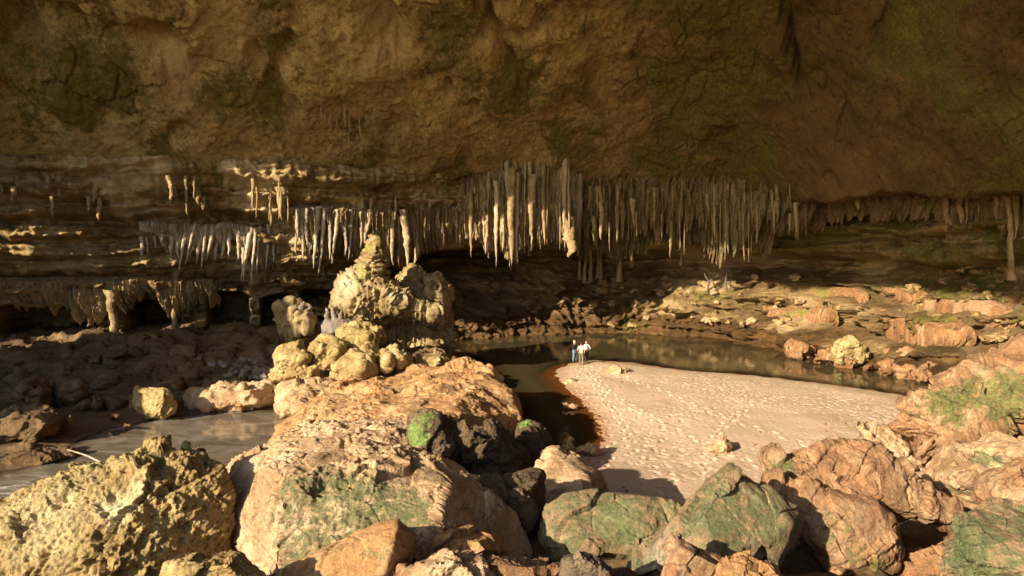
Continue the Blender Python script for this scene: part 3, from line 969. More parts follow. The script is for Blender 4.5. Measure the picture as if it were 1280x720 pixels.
boulder('island_rock', 'grey-brown sloping rock with a yellow foot at the edge of the milky pool', 'rock', M_TAN,
        [silhouette([(345, 500), (350, 480), (380, 470), (420, 470), (425, 490), (390, 520), (372, 530), (345, 515)], 35, 4, lean=3)], 35, smooth=5, big=0.2, mid=0.12, chip=0.15,
        moss=[(360, 512, 33, 0.7, 0.3)])
# G  yellow-green boulders piled on the island
YG = 'lichen covered boulders piled on the island'
for lab, ol_, d_, th, ms in [
    ('square yellow boulder at the left end of the island pile', [(342, 445), (350, 436), (380, 430), (392, 440), (388, 465), (362, 476), (344, 474)], 39, 2.2, 0.15),
    ('small yellow boulder below the square yellow one', [(366, 466), (380, 454), (396, 458), (398, 472), (372, 476)], 37.8, 1.2, 0.2),
    ('tall yellow-green boulder in the middle of the island pile', [(388, 440), (395, 424), (412, 418), (428, 430), (436, 452), (418, 466), (398, 462)], 39.5, 2.4, 0.45),
    ('broad bright green-yellow boulder on top of the island pile', [(420, 430), (425, 412), (445, 404), (474, 412), (478, 424), (455, 434), (436, 440)], 41, 2.4, 0.5),
    ('slanted yellow slab leaning at the front of the island pile', [(416, 470), (430, 450), (444, 438), (462, 448), (466, 460), (448, 476), (424, 478)], 37.5, 1.8, 0.35),
    ('brown boulder wedged behind the slanted yellow slab', [(444, 440), (460, 432), (478, 438), (482, 456), (462, 462)], 39, 1.6, 0.05),
    ('rounded tan boulder right of the slanted slab', [(470, 448), (480, 442), (488, 448), (490, 460), (472, 462)], 38, 1.2, 0.0),
    ('pale curved boulder with a shaded underside on the island', [(478, 438), (492, 434), (508, 444), (514, 456), (504, 464), (492, 450)], 38.5, 1.5, 0.1),
    ('flat tan boulder beside the dark river on the island', [(520, 448), (534, 440), (552, 442), (562, 450), (556, 460), (526, 462)], 39.5, 1.8, 0.1)]:
    oa = np.array(ol_, float)
    c_, w_, h_ = oa.mean(0), np.ptp(oa[:, 0]), np.ptp(oa[:, 1])
    rg = [(c_[0] - .28 * w_, c_[1] - .18 * h_, -.40 * th), (c_[0] + .22 * w_, c_[1] - .05 * h_, -.55 * th), (c_[0] + .05 * w_, c_[1] + .42 * h_, -.40 * th)]
    boulder('boulder', lab, 'boulder', M_YELLOW, [silhouette(ol_, d_, th, ridge=rg, back=0.9)], d_, YG, smooth=0, res=1.1, big=0.10, mid=0.12, chip=0.16, mossy=ms, freq=1.0, fine=0.04)
# base of the pile
boulder('island_rock', 'brown rubble mound under the yellow boulders', 'rock', M_GROUND,
        [[P(330, 480, 40), P(400, 450, 43), P(470, 430, 45), P(540, 440, 44), P(575, 455, 42), P(420, 475, 38), P(500, 470, 38), (-18, 40, -0.5), (-16, 47, -0.5), (-2, 48, -0.5), (-2.5, 40, -0.5), (-8, 36, -0.5)]],
        40, smooth=5, big=0.35, mid=0.2, chip=0.3, freq=0.8)
# H  dripstone mound
MOUND = [silhouette([(416, 382), (422, 364), (440, 352), (476, 350), (500, 362), (522, 378), (516, 392), (480, 400), (440, 396)], 45.5, 5),
         silhouette([(446, 352), (456, 330), (466, 304), (472, 297), (476, 314), (480, 340), (470, 360)], 45.0, 1.6),
         silhouette([(488, 380), (510, 374), (532, 382), (552, 390), (548, 400), (505, 396)], 45.5, 3.0),
         silhouette([(424, 356), (440, 340), (458, 336), (462, 356), (440, 372)], 45.5, 2.0),
         silhouette([(462, 390), (500, 384), (548, 398), (566, 420), (560, 450), (490, 450), (456, 420)], 48.5, 4)]
boulder('dripstone_mound', 'tall craggy dripstone mound with a mossy spire at cave centre', 'rock formation', M_MOUND, MOUND, 46, smooth=0, res=1.0, big=0.30, mid=0.34, chip=0.12, bed=0.0, pit=0.18, flute=0.22, fine=0.09,
        moss=[(466, 315, 45, 1.1, 0.8), (450, 340, 44, 1.2, 0.7), (520, 390, 44, 0.8, 0.5), (485, 345, 43, 1.2, 0.4)], pale=[(430, 355, 44, 1.3, 0.7), (500, 360, 43, 0.8, 0.7)])
boulder('dripstone_mound', 'smooth brown dripstone slope on the right of the mossy spire', 'rock formation', M_STAL,
        [silhouette([(520, 372), (530, 350), (548, 340), (560, 360), (564, 390), (560, 420), (530, 425)], 49, 4), silhouette([(500, 350), (515, 335), (530, 345), (530, 380), (505, 385)], 49, 3)], 48, smooth=5, big=0.3, mid=0.15, chip=0.15, flute=0.15)
boulder('dripstone_mound', 'round brown lump of dripstone with a rounded nodule left of centre', 'rock formation', M_MOUND,
        [silhouette([(352, 400), (352, 385), (362, 378), (380, 385), (396, 400), (392, 420), (365, 428), (352, 415)], 45, 3)], 45, smooth=4, big=0.2, mid=0.12, chip=0.2, flute=0.1)
boulder('dripstone_mound', 'grey ledge of stalagmites above the yellow boulders', 'rock formation', M_GREY,
        [silhouette([(400, 410), (405, 400), (425, 396), (445, 400), (440, 418), (405, 425)], 44.5, 3)], 44.5, smooth=4, big=0.15, mid=0.1)

# I  right foreground
boulder('boulder', 'low green boulder at the near edge of the sand', 'boulder', M_GREEN,
        [silhouette([(680, 668), (692, 640), (706, 622), (760, 617), (815, 620), (850, 640), (850, 700), (780, 740), (690, 720)], 15.0, 3.2,
                    ridge=[(705, 632, -0.3), (810, 632, -0.4), (740, 690, -1.2), (830, 700, -1.0), (690, 700, -0.5)])],
        15.0, FG, smooth=1, res=1.25, big=0.09, mid=0.05, chip=0.105, moss=[(770, 650, 14.4, 1.0, 0.6), (720, 680, 14.2, 0.7, 0.5)], mossy=0.42)
boulder('boulder', 'pointed green boulder with a dark split along its right side', 'boulder', M_GREEN,
        [silhouette([(775, 735), (790, 690), (840, 645), (880, 605), (912, 582), (955, 608), (1000, 640), (992, 680), (970, 712), (900, 760), (780, 770)], 13.0, 3.0,
                    ridge=[(912, 588, -0.5), (880, 640, -1.1), (900, 700, -1.5), (985, 655, -0.6), (810, 720, -1.0), (960, 705, -0.8)])],
        13.0, FG, smooth=1, res=1.25, big=0.08, mid=0.045, chip=0.090, moss=[(890, 650, 12, 1.0, 0.55), (950, 650, 12.3, 0.6, 0.6)], mossy=0.40, pale=[(800, 700, 12, 0.7, 0.7), (870, 640, 12, 0.25, 0.5)])
boulder('boulder', 'brown slab in shade behind the pointed green boulder', 'boulder', M_RED,
        [silhouette([(905, 584), (930, 590), (985, 622), (1005, 650), (990, 690), (950, 640)], 13.9, 1.0)], 13.9, FG, smooth=1, res=1.25, big=0.06, mid=0.04)
boulder('boulder', 'big reddish-brown boulder with green left end and a deep notch', 'boulder', M_RED,
        [silhouette([(955, 600), (960, 572), (985, 567), (1040, 558), (1080, 562), (1150, 595), (1205, 640), (1200, 665), (1120, 640), (1020, 640)], 16.0, 3.0,
                    ridge=[(975, 575, -0.4), (1010, 610, -1.0), (1100, 620, -1.0), (1190, 655, -0.8), (1060, 570, 1.0)]),
         silhouette([(962, 600), (1000, 595), (1090, 618), (1128, 650), (1130, 690), (1110, 730), (1060, 740), (1010, 680), (975, 640)], 14.8, 2.4,
                    ridge=[(1000, 610, -0.4), (1100, 632, -0.6), (1122, 690, -0.8), (1060, 710, -1.2), (1010, 655, -0.9)]),
         silhouette([(1120, 690), (1200, 660), (1215, 700), (1180, 740), (1110, 740)], 15.2, 2.0)],
        15.5, FG, smooth=1, res=1.25, big=0.10, mid=0.055, chip=0.120, mossy=0.16, moss=[(1060, 690, 14.0, 0.7, 0.75), (975, 590, 15.5, 0.6, 0.9), (1040, 660, 14, 0.8, 0.7), (1090, 700, 14, 0.8, 0.75), (1010, 620, 14.4, 0.4, 0.6), (1150, 710, 14.5, 0.6, 0.7)])
boulder('boulder', 'green boulder in the lower right corner', 'boulder', M_GREEN,
        [silhouette([(1178, 760), (1184, 690), (1210, 640), (1240, 622), (1300, 640), (1340, 660), (1340, 790), (1190, 790)], 11.0, 3.0,
                    ridge=[(1215, 640, -0.3), (1225, 700, -1.0), (1300, 720, -1.4), (1320, 660, -0.5)])],
        11.0, FG, smooth=1, res=1.25, big=0.09, mid=0.04, chip=0.075, moss=[(1210, 690, 10.5, 0.7, 0.9), (1240, 640, 10.6, 0.4, 0.5)], mossy=0.42)
boulder('boulder', 'huge boulder streaked with green moss at the right edge', 'boulder', M_RED,
        [silhouette([(1113, 535), (1130, 508), (1170, 480), (1215, 450), (1260, 435), (1330, 415), (1420, 410), (1450, 510), (1400, 570), (1280, 540), (1200, 562), (1150, 572)], 24.0, 9.0,
                    ridge=[(1140, 515, -0.5), (1200, 480, -0.8), (1280, 450, -1.0), (1280, 520, -2.4), (1180, 550, -1.3), (1400, 480, -2.5)])],
        24.0, FG, smooth=1, res=1.25, big=0.22, mid=0.12, chip=0.240, fine=0.05, moss=[(1150, 510, 23, 1.0, 0.7), (1200, 500, 22.8, 1.6, 0.9), (1260, 490, 22, 2.0, 0.9), (1220, 450, 23, 1.2, 0.45)], mossy=0.2)
boulder('boulder', 'pale slab with yellow moss under the huge mossy boulder', 'boulder', M_TAN,
        [silhouette([(1160, 600), (1180, 580), (1220, 560), (1290, 540), (1380, 540), (1380, 640), (1240, 640), (1200, 625)], 18.5, 4.5, lean=2.5)],
        18.5, FG, smooth=1, big=0.14, mid=0.07, chip=0.180, moss=[(1230, 570, 18.5, 0.8, 0.9), (1262, 560, 18, 0.7, 0.7)])
boulder('boulder', 'flat reddish rock resting on the pale slab by the right edge', 'boulder', M_RED,
        [silhouette([(1215, 625), (1225, 600), (1260, 580), (1340, 570), (1340, 640), (1260, 645)], 16.0, 2.2)], 16.0, FG, smooth=1, res=1.25, big=0.09, mid=0.06, chip=0.120, moss=[(1235, 610, 15.5, 0.4, 0.5)])
boulder('rock_slab', 'thin grooved tan slab sloping from the sand to the right', 'rock slab', M_TAN,
        [silhouette([(1068, 528), (1100, 535), (1140, 556), (1152, 572), (1120, 580), (1085, 560)], 25.5, 1.6, lean=1.2)], 25.5, smooth=1, res=1.25, big=0.08, mid=0.08, chip=0.180)
boulder('rock_slab', 'pale tan slab with a shadowed right end near the right boulders', 'rock slab', M_TAN,
        [silhouette([(1090, 572), (1120, 566), (1155, 578), (1158, 590), (1130, 600), (1100, 590)], 20.5, 1.4, lean=0.6)], 20.5, smooth=1, res=1.25, big=0.06, mid=0.05, chip=0.120)
boulder('boulder', 'small pointed reddish rock at the bottom edge under the green boulders', 'boulder', M_RED,
        [silhouette([(815, 740), (828, 690), (842, 673), (880, 690), (925, 705), (900, 750)], 10.6, 1.2)], 10.6, FG, smooth=1, res=1.25, big=0.05, mid=0.03, chip=0.075)
boulder('boulder', 'small cracked golden rock at the bottom edge', 'boulder', M_ORANGE,
        [silhouette([(885, 740), (900, 712), (930, 703), (965, 712), (985, 740)], 10.2, 0.9)], 10.2, FG, smooth=1, res=1.25, big=0.04, mid=0.05, chip=0.075, freq=2.0)
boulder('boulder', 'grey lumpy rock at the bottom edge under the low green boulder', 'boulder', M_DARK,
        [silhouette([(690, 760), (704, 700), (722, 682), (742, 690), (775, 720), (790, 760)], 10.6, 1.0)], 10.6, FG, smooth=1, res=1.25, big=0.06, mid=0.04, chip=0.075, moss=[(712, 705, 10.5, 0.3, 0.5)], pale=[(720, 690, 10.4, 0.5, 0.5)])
boulder('boulder', 'wide flat reddish rock along the bottom edge', 'boulder', M_RED,
        [silhouette([(470, 760), (500, 712), (560, 696), (640, 692), (715, 700), (740, 760)], 10.9, 1.4)], 10.9, FG, smooth=1, res=1.25, big=0.08, mid=0.05, chip=0.105)
boulder('boulder', 'knobbly tan rock at the bottom edge below the dark slab', 'boulder', M_TAN,
        [silhouette([(500, 740), (520, 702), (560, 694), (600, 702), (625, 740)], 10.3, 0.9)], 10.3, FG, smooth=1, res=1.25, big=0.06, mid=0.05, pit=0.05, chip=0.075)
boulder('boulder', 'yellow-green rock in the gap between the pitted and tan boulders', 'boulder', M_PIT,
        [silhouette([(190, 760), (205, 705), (235, 697), (300, 690), (330, 720), (330, 770)], 10.2, 1.2)], 10.2, FG, smooth=1, res=1.25, big=0.06, mid=0.04, pit=0.06, moss=[(230, 705, 10, 0.3, 0.5)])
boulder('boulder', 'pale tan rock half buried at the left edge of the sand', 'boulder', M_TAN,
        [silhouette([(672, 610), (678, 585), (690, 570), (712, 575), (742, 600), (748, 622), (700, 640), (675, 645)], 19.5, 2.6, lean=1.0)], 19.5, FG, smooth=1, big=0.12, mid=0.06, chip=0.150)
boulder('boulder', 'small tan rock at the corner of the dark pool', 'boulder', M_TAN,
        [silhouette([(676, 588), (680, 568), (700, 566), (720, 580), (740, 596), (700, 606)], 21.0, 1.4)], 21.0, FG, smooth=1, res=1.25, big=0.08, mid=0.05, chip=0.120)

# sand rocks
boulder('rock', 'tan pointed rock sitting on the sand near the three people', 'rock', M_TAN,
        [silhouette([(752, 476), (760, 464), (774, 457), (786, 461), (797, 470), (798, 480), (756, 482)], 46.5, 2.0)], 46.5, 'rocks on the sand', smooth=3, res=1.0, big=0.12, mid=0.08, chip=0.15)
boulder('rock', 'low tan rock at the water edge of the sand tip', 'rock', M_TAN,
        [silhouette([(702, 478), (712, 471), (724, 474), (724, 482), (704, 484)], 44.5, 1.2)], 44.5, 'rocks on the sand', smooth=3, res=1.0, big=0.06, mid=0.05)
for lab, a, b, w in [('small stone standing in the shallows beside the sand', 708, 506, 5), ('larger of the stones in the shallows beside the sand', 716, 507, 7)]:
    d_ = PZ(a, b + 4, 0)[1]
    boulder('rock', lab, 'rock', M_TAN, [silhouette([(a - w, b + 6), (a - w * .8, b - w * .3), (a, b - w * .6), (a + w, b), (a + w, b + 6)], d_, 0.5)], d_, 'rocks on the sand', smooth=2, res=0.8, big=0.04, mid=0.04, chip=0.05)
boulder('rock', 'small stone at the inner corner of the sand shore', 'rock', M_TAN,
        [silhouette([(718, 566), (722, 558), (736, 555), (748, 560), (748, 570)], 28.6, 0.8)], 28.6, 'rocks on the sand', smooth=3, res=1.0, big=0.05, mid=0.04)
boulder('rock', 'half buried rock in the middle of the sand', 'rock', M_TAN,
        [silhouette([(878, 568), (886, 556), (904, 545), (916, 556), (910, 572)], 28.6, 1.2)], 28.8, 'rocks on the sand', smooth=4, res=1.0, big=0.06, mid=0.05)

# K  right bank rocks
RB = 'rocks along the right bank of the river'
for lab, ol_, d_, th, mt in [
    ('pale yellow block perched on the right bank', [(1040, 440), (1046, 428), (1066, 425), (1088, 434), (1094, 446), (1070, 456), (1046, 452)], 50.0, 2.6, M_YELLOW),
    ('low red-brown ledge at the waterline of the right bank', [(1015, 452), (1022, 432), (1050, 436), (1090, 448), (1090, 462), (1060, 462)], 51.0, 3.0, M_FLOW),
    ('small brown rock at the far end of the right bank', [(988, 442), (990, 432), (1002, 430), (1014, 436), (1014, 448), (1000, 446)], 54.0, 2.2, M_FLOW),
    ('angular brown block above the waterline rocks', [(1118, 450), (1122, 440), (1134, 436), (1148, 446), (1150, 456), (1124, 458)], 49.0, 2.2, M_RED),
    ('orange footed block at the waterline below the angular block', [(1094, 466), (1098, 454), (1112, 452), (1124, 458), (1124, 470), (1106, 470)], 47.5, 1.8, M_FLOW),
    ('small orange rock left of the waterline block', [(1080, 462), (1084, 453), (1094, 453), (1096, 464), (1086, 466)], 48.5, 1.3, M_FLOW),
    ('triangular brown rock at the waterline', [(1126, 474), (1128, 462), (1140, 458), (1148, 464), (1146, 476)], 46.0, 1.6, M_RED),
    ('broken red rock where the right bank meets the mossy boulder', [(1146, 476), (1148, 460), (1158, 448), (1172, 456), (1172, 478), (1156, 480)], 45.0, 1.8, M_RED),
    ('flat rock above the broken red rock', [(1104, 450), (1108, 440), (1118, 440), (1122, 450), (1112, 454)], 50.0, 1.2, M_RED)]:
    boulder('rock', lab, 'rock', mt, [silhouette(ol_, d_, th)], d_, RB, smooth=3, res=1.3, big=0.15, mid=0.1, chip=0.22, freq=1.1)
# L  left bank
LB = 'rocks on the shaded left bank'
boulder('rock', 'upright pale block with sunlit mossy edge beside the pool', 'rock', M_YELLOW,
        [silhouette([(165, 500), (170, 484), (195, 482), (215, 486), (218, 515), (205, 525), (185, 524), (168, 512)], 35.0, 2.0, ridge=[(205, 488, -0.6), (200, 520, -0.7), (175, 490, -0.4), (175, 508, -0.4)])], 35, LB, smooth=3, res=1.1, big=0.12, mid=0.08, chip=0.12, moss=[(205, 485, 34.5, 0.8, 0.5)])
for lab, ol_, d_, th in [
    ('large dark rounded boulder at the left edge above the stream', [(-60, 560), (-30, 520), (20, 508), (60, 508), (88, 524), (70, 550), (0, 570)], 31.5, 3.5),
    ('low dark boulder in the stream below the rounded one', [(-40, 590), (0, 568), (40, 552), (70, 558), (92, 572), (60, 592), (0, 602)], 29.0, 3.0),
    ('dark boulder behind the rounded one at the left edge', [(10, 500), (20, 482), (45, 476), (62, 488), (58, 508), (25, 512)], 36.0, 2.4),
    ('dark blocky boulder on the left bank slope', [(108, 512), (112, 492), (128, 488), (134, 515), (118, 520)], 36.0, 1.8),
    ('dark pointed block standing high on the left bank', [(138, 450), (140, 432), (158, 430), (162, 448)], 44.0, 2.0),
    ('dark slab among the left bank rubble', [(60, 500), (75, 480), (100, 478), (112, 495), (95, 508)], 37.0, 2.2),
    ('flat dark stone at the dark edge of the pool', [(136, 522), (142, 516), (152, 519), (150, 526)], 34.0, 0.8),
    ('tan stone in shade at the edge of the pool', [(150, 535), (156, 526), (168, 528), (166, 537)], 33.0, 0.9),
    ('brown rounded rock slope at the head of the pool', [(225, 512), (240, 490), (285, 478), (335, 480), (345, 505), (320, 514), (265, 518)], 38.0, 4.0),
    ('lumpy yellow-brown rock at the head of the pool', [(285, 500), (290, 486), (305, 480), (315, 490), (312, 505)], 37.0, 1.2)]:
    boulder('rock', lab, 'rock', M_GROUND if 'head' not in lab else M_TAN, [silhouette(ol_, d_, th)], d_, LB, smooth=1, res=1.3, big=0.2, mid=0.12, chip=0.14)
pv, pf = [], []
ico = bmesh.new()
bmesh.ops.create_icosphere(ico, subdivisions=2, radius=1.0)
iv = np.array([v.co[:] for v in ico.verts])
ifc = np.array([[v.index for v in f.verts] for f in ico.faces])
ico.free()
pr = random.Random(12)
npb = 0
while npb < 230:
    a, b = pr.uniform(680, 1130), pr.uniform(455, 640)
    if pr.random() < 0.5:
        a, b = pr.choice([(712, 492), (730, 512), (742, 540), (735, 560), (900, 556), (770, 476), (720, 585), (1040, 545), (1090, 540)])
        a, b = a + pr.gauss(0, 10), b + pr.gauss(0, 7)
    q = PZ(a, b, 0.45)
    if sand_mask(np.array([q[0]]), np.array([q[1]]))[0] > -0.15 or not (-0.9 < q[0] < 35.5 and 19.6 < q[1] < 59.5):
        continue
    r_ = 0.015 + pr.random() ** 3 * 0.08
    nz_ = 1 + 0.35 * gnoise(iv * 1.3 + npb * 3.1)
    pv.append(iv * nz_[:, None] * np.array((r_ * pr.uniform(.8, 1.4), r_ * pr.uniform(.8, 1.4), r_ * 0.65)) + np.array((q[0], q[1], sand_z(q[0], q[1]) + r_ * 0.25)))
    pf.append(ifc + npb * len(iv))
    npb += 1
pv = np.concatenate(pv)
tag(mesh_from('pebbles', pv, np.concatenate(pf), M_RED, attrs={'moss': np.zeros(len(pv)), 'pale': np.zeros(len(pv))}), 'small brown pebbles strewn over the sand', 'pebbles', kind='stuff')
# shared small stones: one mesh per shape, copied
protos = []
for k in range(6):
    random.seed(90 + k)
    pts = [np.array((random.uniform(-1, 1), random.uniform(-1, 1), random.uniform(-0.75, 0.85))) * random.uniform(0.8, 1.0) for _ in range(16)]
    v, n, f = rock_shape([pts], 0.09, 2, 40 + k, big=0.12, mid=0.07, chip=0.12)
    protos.append((v, f))
PMESH = {}


def stone(kind, mat, loc, s, label, group, nm='stone'):
    key = (kind, mat.name)
    if key not in PMESH:
        v, f = protos[kind]
        z0 = np.zeros(len(v))
        PMESH[key] = mesh_from(nm, v, f, mat, attrs={'moss': z0, 'pale': z0})
        o = PMESH[key]
    else:
        o = PMESH[key].copy()
        col.objects.link(o)
    o.location = loc
    o.scale = (s * random.uniform(0.8, 1.25), s * random.uniform(0.8, 1.2), s * random.uniform(0.6, 0.95))
    o.rotation_euler = (random.uniform(-0.3, 0.3), random.uniform(-0.3, 0.3), random.uniform(0, 6.3))
    return tag(o, label, 'stone', group)


def ground_at(px, py):
    r = ray(px, py)
    for t in np.arange(8, 90, 0.15):
        q = np.array((0, 0, CZ)) + r * t
        if q[2] < terrain_z(np.array([q[0]]), np.array([q[1]]), False)[0]:
            return q
    return q


random.seed(5)
for k in range(26):         # grey heap
    px, py = random.gauss(308, 20), random.gauss(461, 6)
    q = P(px, py, 40.5 + (475 - py) * 0.06 + random.uniform(-.3, .3))
    stone(k % 6, M_GREY, q - np.array((0, 0, 0.1)), random.uniform(0.25, 0.5), 'small grey stone in the heap above the milky pool', 'grey stones heaped above the pool')
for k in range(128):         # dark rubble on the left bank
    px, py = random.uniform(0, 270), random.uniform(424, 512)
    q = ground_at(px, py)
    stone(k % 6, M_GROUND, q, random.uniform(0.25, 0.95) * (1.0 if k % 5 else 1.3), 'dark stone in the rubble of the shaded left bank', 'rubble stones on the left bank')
for k in range(60):         # bank rubble under the curtain
    px, py = random.uniform(660, 1010), random.uniform(345, 408)
    q = wall_hit(px, py)
    stone(k % 6, M_TAN if k % 3 == 0 else M_WALL, q, random.uniform(0.25, 0.8), 'brown stone on the sloping far bank under the stalactites', 'stones on the far bank')
for k in range(34):
    px = random.uniform(280, 420)
    py = random.uniform(395, 445)
    q = wall_hit(px, py) if py < 425 else ground_at(px, py)
    stone(k % 6, M_GROUND, q, random.uniform(0.2, 0.5), 'brown stone at the foot of the left wall behind the island', 'stones at the foot of the left wall')
for k in range(40):
    px = random.uniform(1120, 1290)
    py = random.uniform(336, 440)
    q = wall_hit(px, py)
    stone(k % 6, M_WALL, q, random.uniform(0.2, 0.6), 'brown stone on the shelves of the right wall', 'stones on the right wall shelves')

# ------------------------------------------------------------------ stalactites
def drip_mesh(seed, bend=0.0, blunt=0.0, fat=1.0):
    """unit stalactite hanging from z=0 to z=-1."""
    r = random.Random(seed)
    NR, NS = 30, 12
    t = np.linspace(0, 1, NR)
    w = r.uniform(0.3, 0.6)
    prof = (1 - t) ** r.uniform(0.6, 1.1) * w + (0.95 - w) * (1 - t ** r.uniform(3, 8)) + 0.08 * np.exp(-t * 12)
    prof[-1] = 0.02
    if seed >= 20:               # a column: flares at both ends
        prof = 0.52 + 0.55 * np.exp(-t * 7) + 0.5 * np.exp(-(1 - t) * 9)
    ax = np.cumsum(np.array([r.gauss(0, 0.015) for _ in range(NR)])) + bend * t ** 2 * 0.5
    ay = np.cumsum(np.array([r.gauss(0, 0.015) for _ in range(NR)]))
    A = np.linspace(0, 2 * np.pi, NS, endpoint=False)
    vs = []
    for i in range(NR):
        for a in A:
            vs.append((math.cos(a), math.sin(a), t[i]))
    vs = np.array(vs)
    q = vs * np.array([1.1, 1.1, 3.0]) + seed * 3.7
    rr = np.repeat(prof, NS) * (1 + 0.30 * ridged(q * np.array([1, 1, 0.3]), 2) + 0.22 * fbm(q * np.array([.8, .8, 3.0]), 3))
    if seed >= 20:
        rr = np.repeat(prof, NS) * (1 + 0.35 * ridged(q * np.array([1.2, 1.2, 0.10]), 2) + 0.10 * fbm(q, 2))
    X = vs[:, 0] * rr * fat + np.repeat(ax, NS) * 8
    Y = vs[:, 1] * rr * fat + np.repeat(ay, NS) * 8
    v = np.stack([X, Y, -vs[:, 2]], -1)
    idx = np.arange(NR * NS).reshape(NR, NS)
    f = np.stack([idx[:-1], np.roll(idx, -1, 1)[:-1], np.roll(idx, -1, 1)[1:], idx[1:]], -1).reshape(-1, 4)
    return v, f


DM = {}


def drip(top, tip, rad, mat, kind, label, group, nm='stalactite', cat='stalactite', moss=0.0, pale=0.0, flip=False):
    key = (mat.name, kind, round(moss, 1), round(pale, 1))
    if key not in DM:
        v, f = drip_mesh(kind)
        DM[key] = mesh_from(nm, v, f, mat, attrs={'moss': np.full(len(v), moss), 'pale': np.full(len(v), pale)})
        o = DM[key]
    else:
        o = DM[key].copy()
        o.name = nm
        col.objects.link(o)
    top, tip = np.asarray(top, float), np.asarray(tip, float)
    L = np.linalg.norm(top - tip)
    o.location = top
    if kind < 20:
        rad *= 0.72
    o.scale = (rad, rad, L)
    dr = Vector(tuple((top - tip) / L))
    q = dr.to_track_quat('Z', 'Y')
    from mathutils import Quaternion
    o.rotation_mode = 'QUATERNION'
    o.rotation_quaternion = q @ Quaternion((0, 0, 1), random.uniform(0, 6.28))
    return tag(o, label, cat, group)


def drapery(name, label, px0, px1, tops, hems, dist, mat, amp=0.5, jag=10, moss=0.0, pale=0.0, seed=1, group=None, back=1.2, lift=1.2, bulge=0.0, sink=0.0, soil_shade=0.0):
    """a hanging fluted sheet of flowstone with a ragged hem and real thickness."""
    nu, nv = int((px1 - px0) * 1.6), 90
    u = np.linspace(px0, px1, nu)
    if dist == 'wall':
        ks = np.linspace(px0, px1, 14)
        ds = np.array([front(a, np.interp(a, *tops), up=0.3) for a in ks])
        ds = np.convolve(np.pad(ds, 2, 'edge'), np.ones(5) / 5, 'valid')
        dist = (ks, ds + 0.25)
    xs = np.array([P(a, 300, np.interp(a, *dist))[:2] for a in u])
    q = np.stack([xs[:, 0], xs[:, 1], np.zeros(nu) + seed * 5.3], -1)
    top = np.array([P(a, np.interp(a, *tops), np.interp(a, *dist))[2] for a in u]) + lift
    hp = np.interp(u, *hems) - jag * (0.5 + 0.5 * ridged(q * 1.1, 2)) + jag * 1.1 * np.clip(ridged(q * 2.6 + 9, 3), 0, 2) - 16 * fbm(q * 0.55 + 3, 3)
    hem = np.array([P(a, h, np.interp(a, *dist))[2] for a, h in zip(u, hp)])
    v = np.linspace(0, 1, nv)
    Zg = top[:, None] + (hem - top)[:, None] * v[None]
    pts = np.stack([np.repeat(xs[:, 0][:, None], nv, 1), np.repeat(xs[:, 1][:, None], nv, 1), Zg], -1).reshape(-1, 3)
    fl = np.array([1.25, 1.25, 0.10])
    w = 0.5 * gnoise(pts * 0.5)[:, None]
    d_ = amp * (0.55 * ridged(pts * fl + w + seed, 2) + 0.45 * ridged(pts * fl * 3.2 + w + 40, 3) + 0.5 * fbm(pts * np.array([.5, .5, .35]) + seed, 3) + 0.12 * fbm(pts * 4, 2))
    d_ = d_.reshape(nu, nv) - back * 0.8 * v[None] ** 3
    ue = 1 - np.abs(np.linspace(-1, 1, nu)) ** 5
    d_ = d_ + bulge * (np.sin(np.pi * np.clip(v * 0.62 + 0.16, 0, 1))[None] * ue[:, None])
    d_ = d_ - sink * (1 - sst(v, 0.0, 0.16))[None] - sink * (1 - ue)[:, None]
    F_ = pts.reshape(nu, nv, 3).copy()
    F_[..., 1] -= d_
    B_ = pts.reshape(nu, nv, 3).copy()
    B_[..., 1] += back * (1 - 0.75 * v[None] ** 2)
    B_[..., 1] = np.maximum(B_[..., 1], F_[..., 1] + 0.03)
    B_[:, -1] = F_[:, -1]
    allv = np.concatenate([F_.reshape(-1, 3), B_.reshape(-1, 3)])
    f = grid_faces(nu, nv)
    n0 = nu * nv
    e0 = np.arange(nv)
    sides = []
    for r0 in (0, (nu - 1) * nv):
        a = r0 + e0
        sides.append(np.stack([a[:-1], a[1:], a[1:] + n0, a[:-1] + n0], -1))
    f = np.concatenate([f, f[:, ::-1] + n0] + sides)
    org = np.array((allv[:, 0].mean(), allv[:, 1].mean(), allv[:, 2].max()))
    mo = np.clip(moss + 0.5 * fbm(allv * np.array([.3, .3, .15]), 3), 0, 1) if moss else np.zeros(len(allv))
    pa = np.clip(pale + 0.6 * fbm(allv * np.array([.8, .8, .12]) + 4, 3), 0, 1) if pale else np.zeros(len(allv))
    return tag(mesh_from(name, allv, f, mat, origin=org, attrs={'moss': mo, 'pale': pa, 'soil_shade': np.full(len(allv), soil_shade)}), label, 'flowstone', group)  # one even darkening over the whole sheet


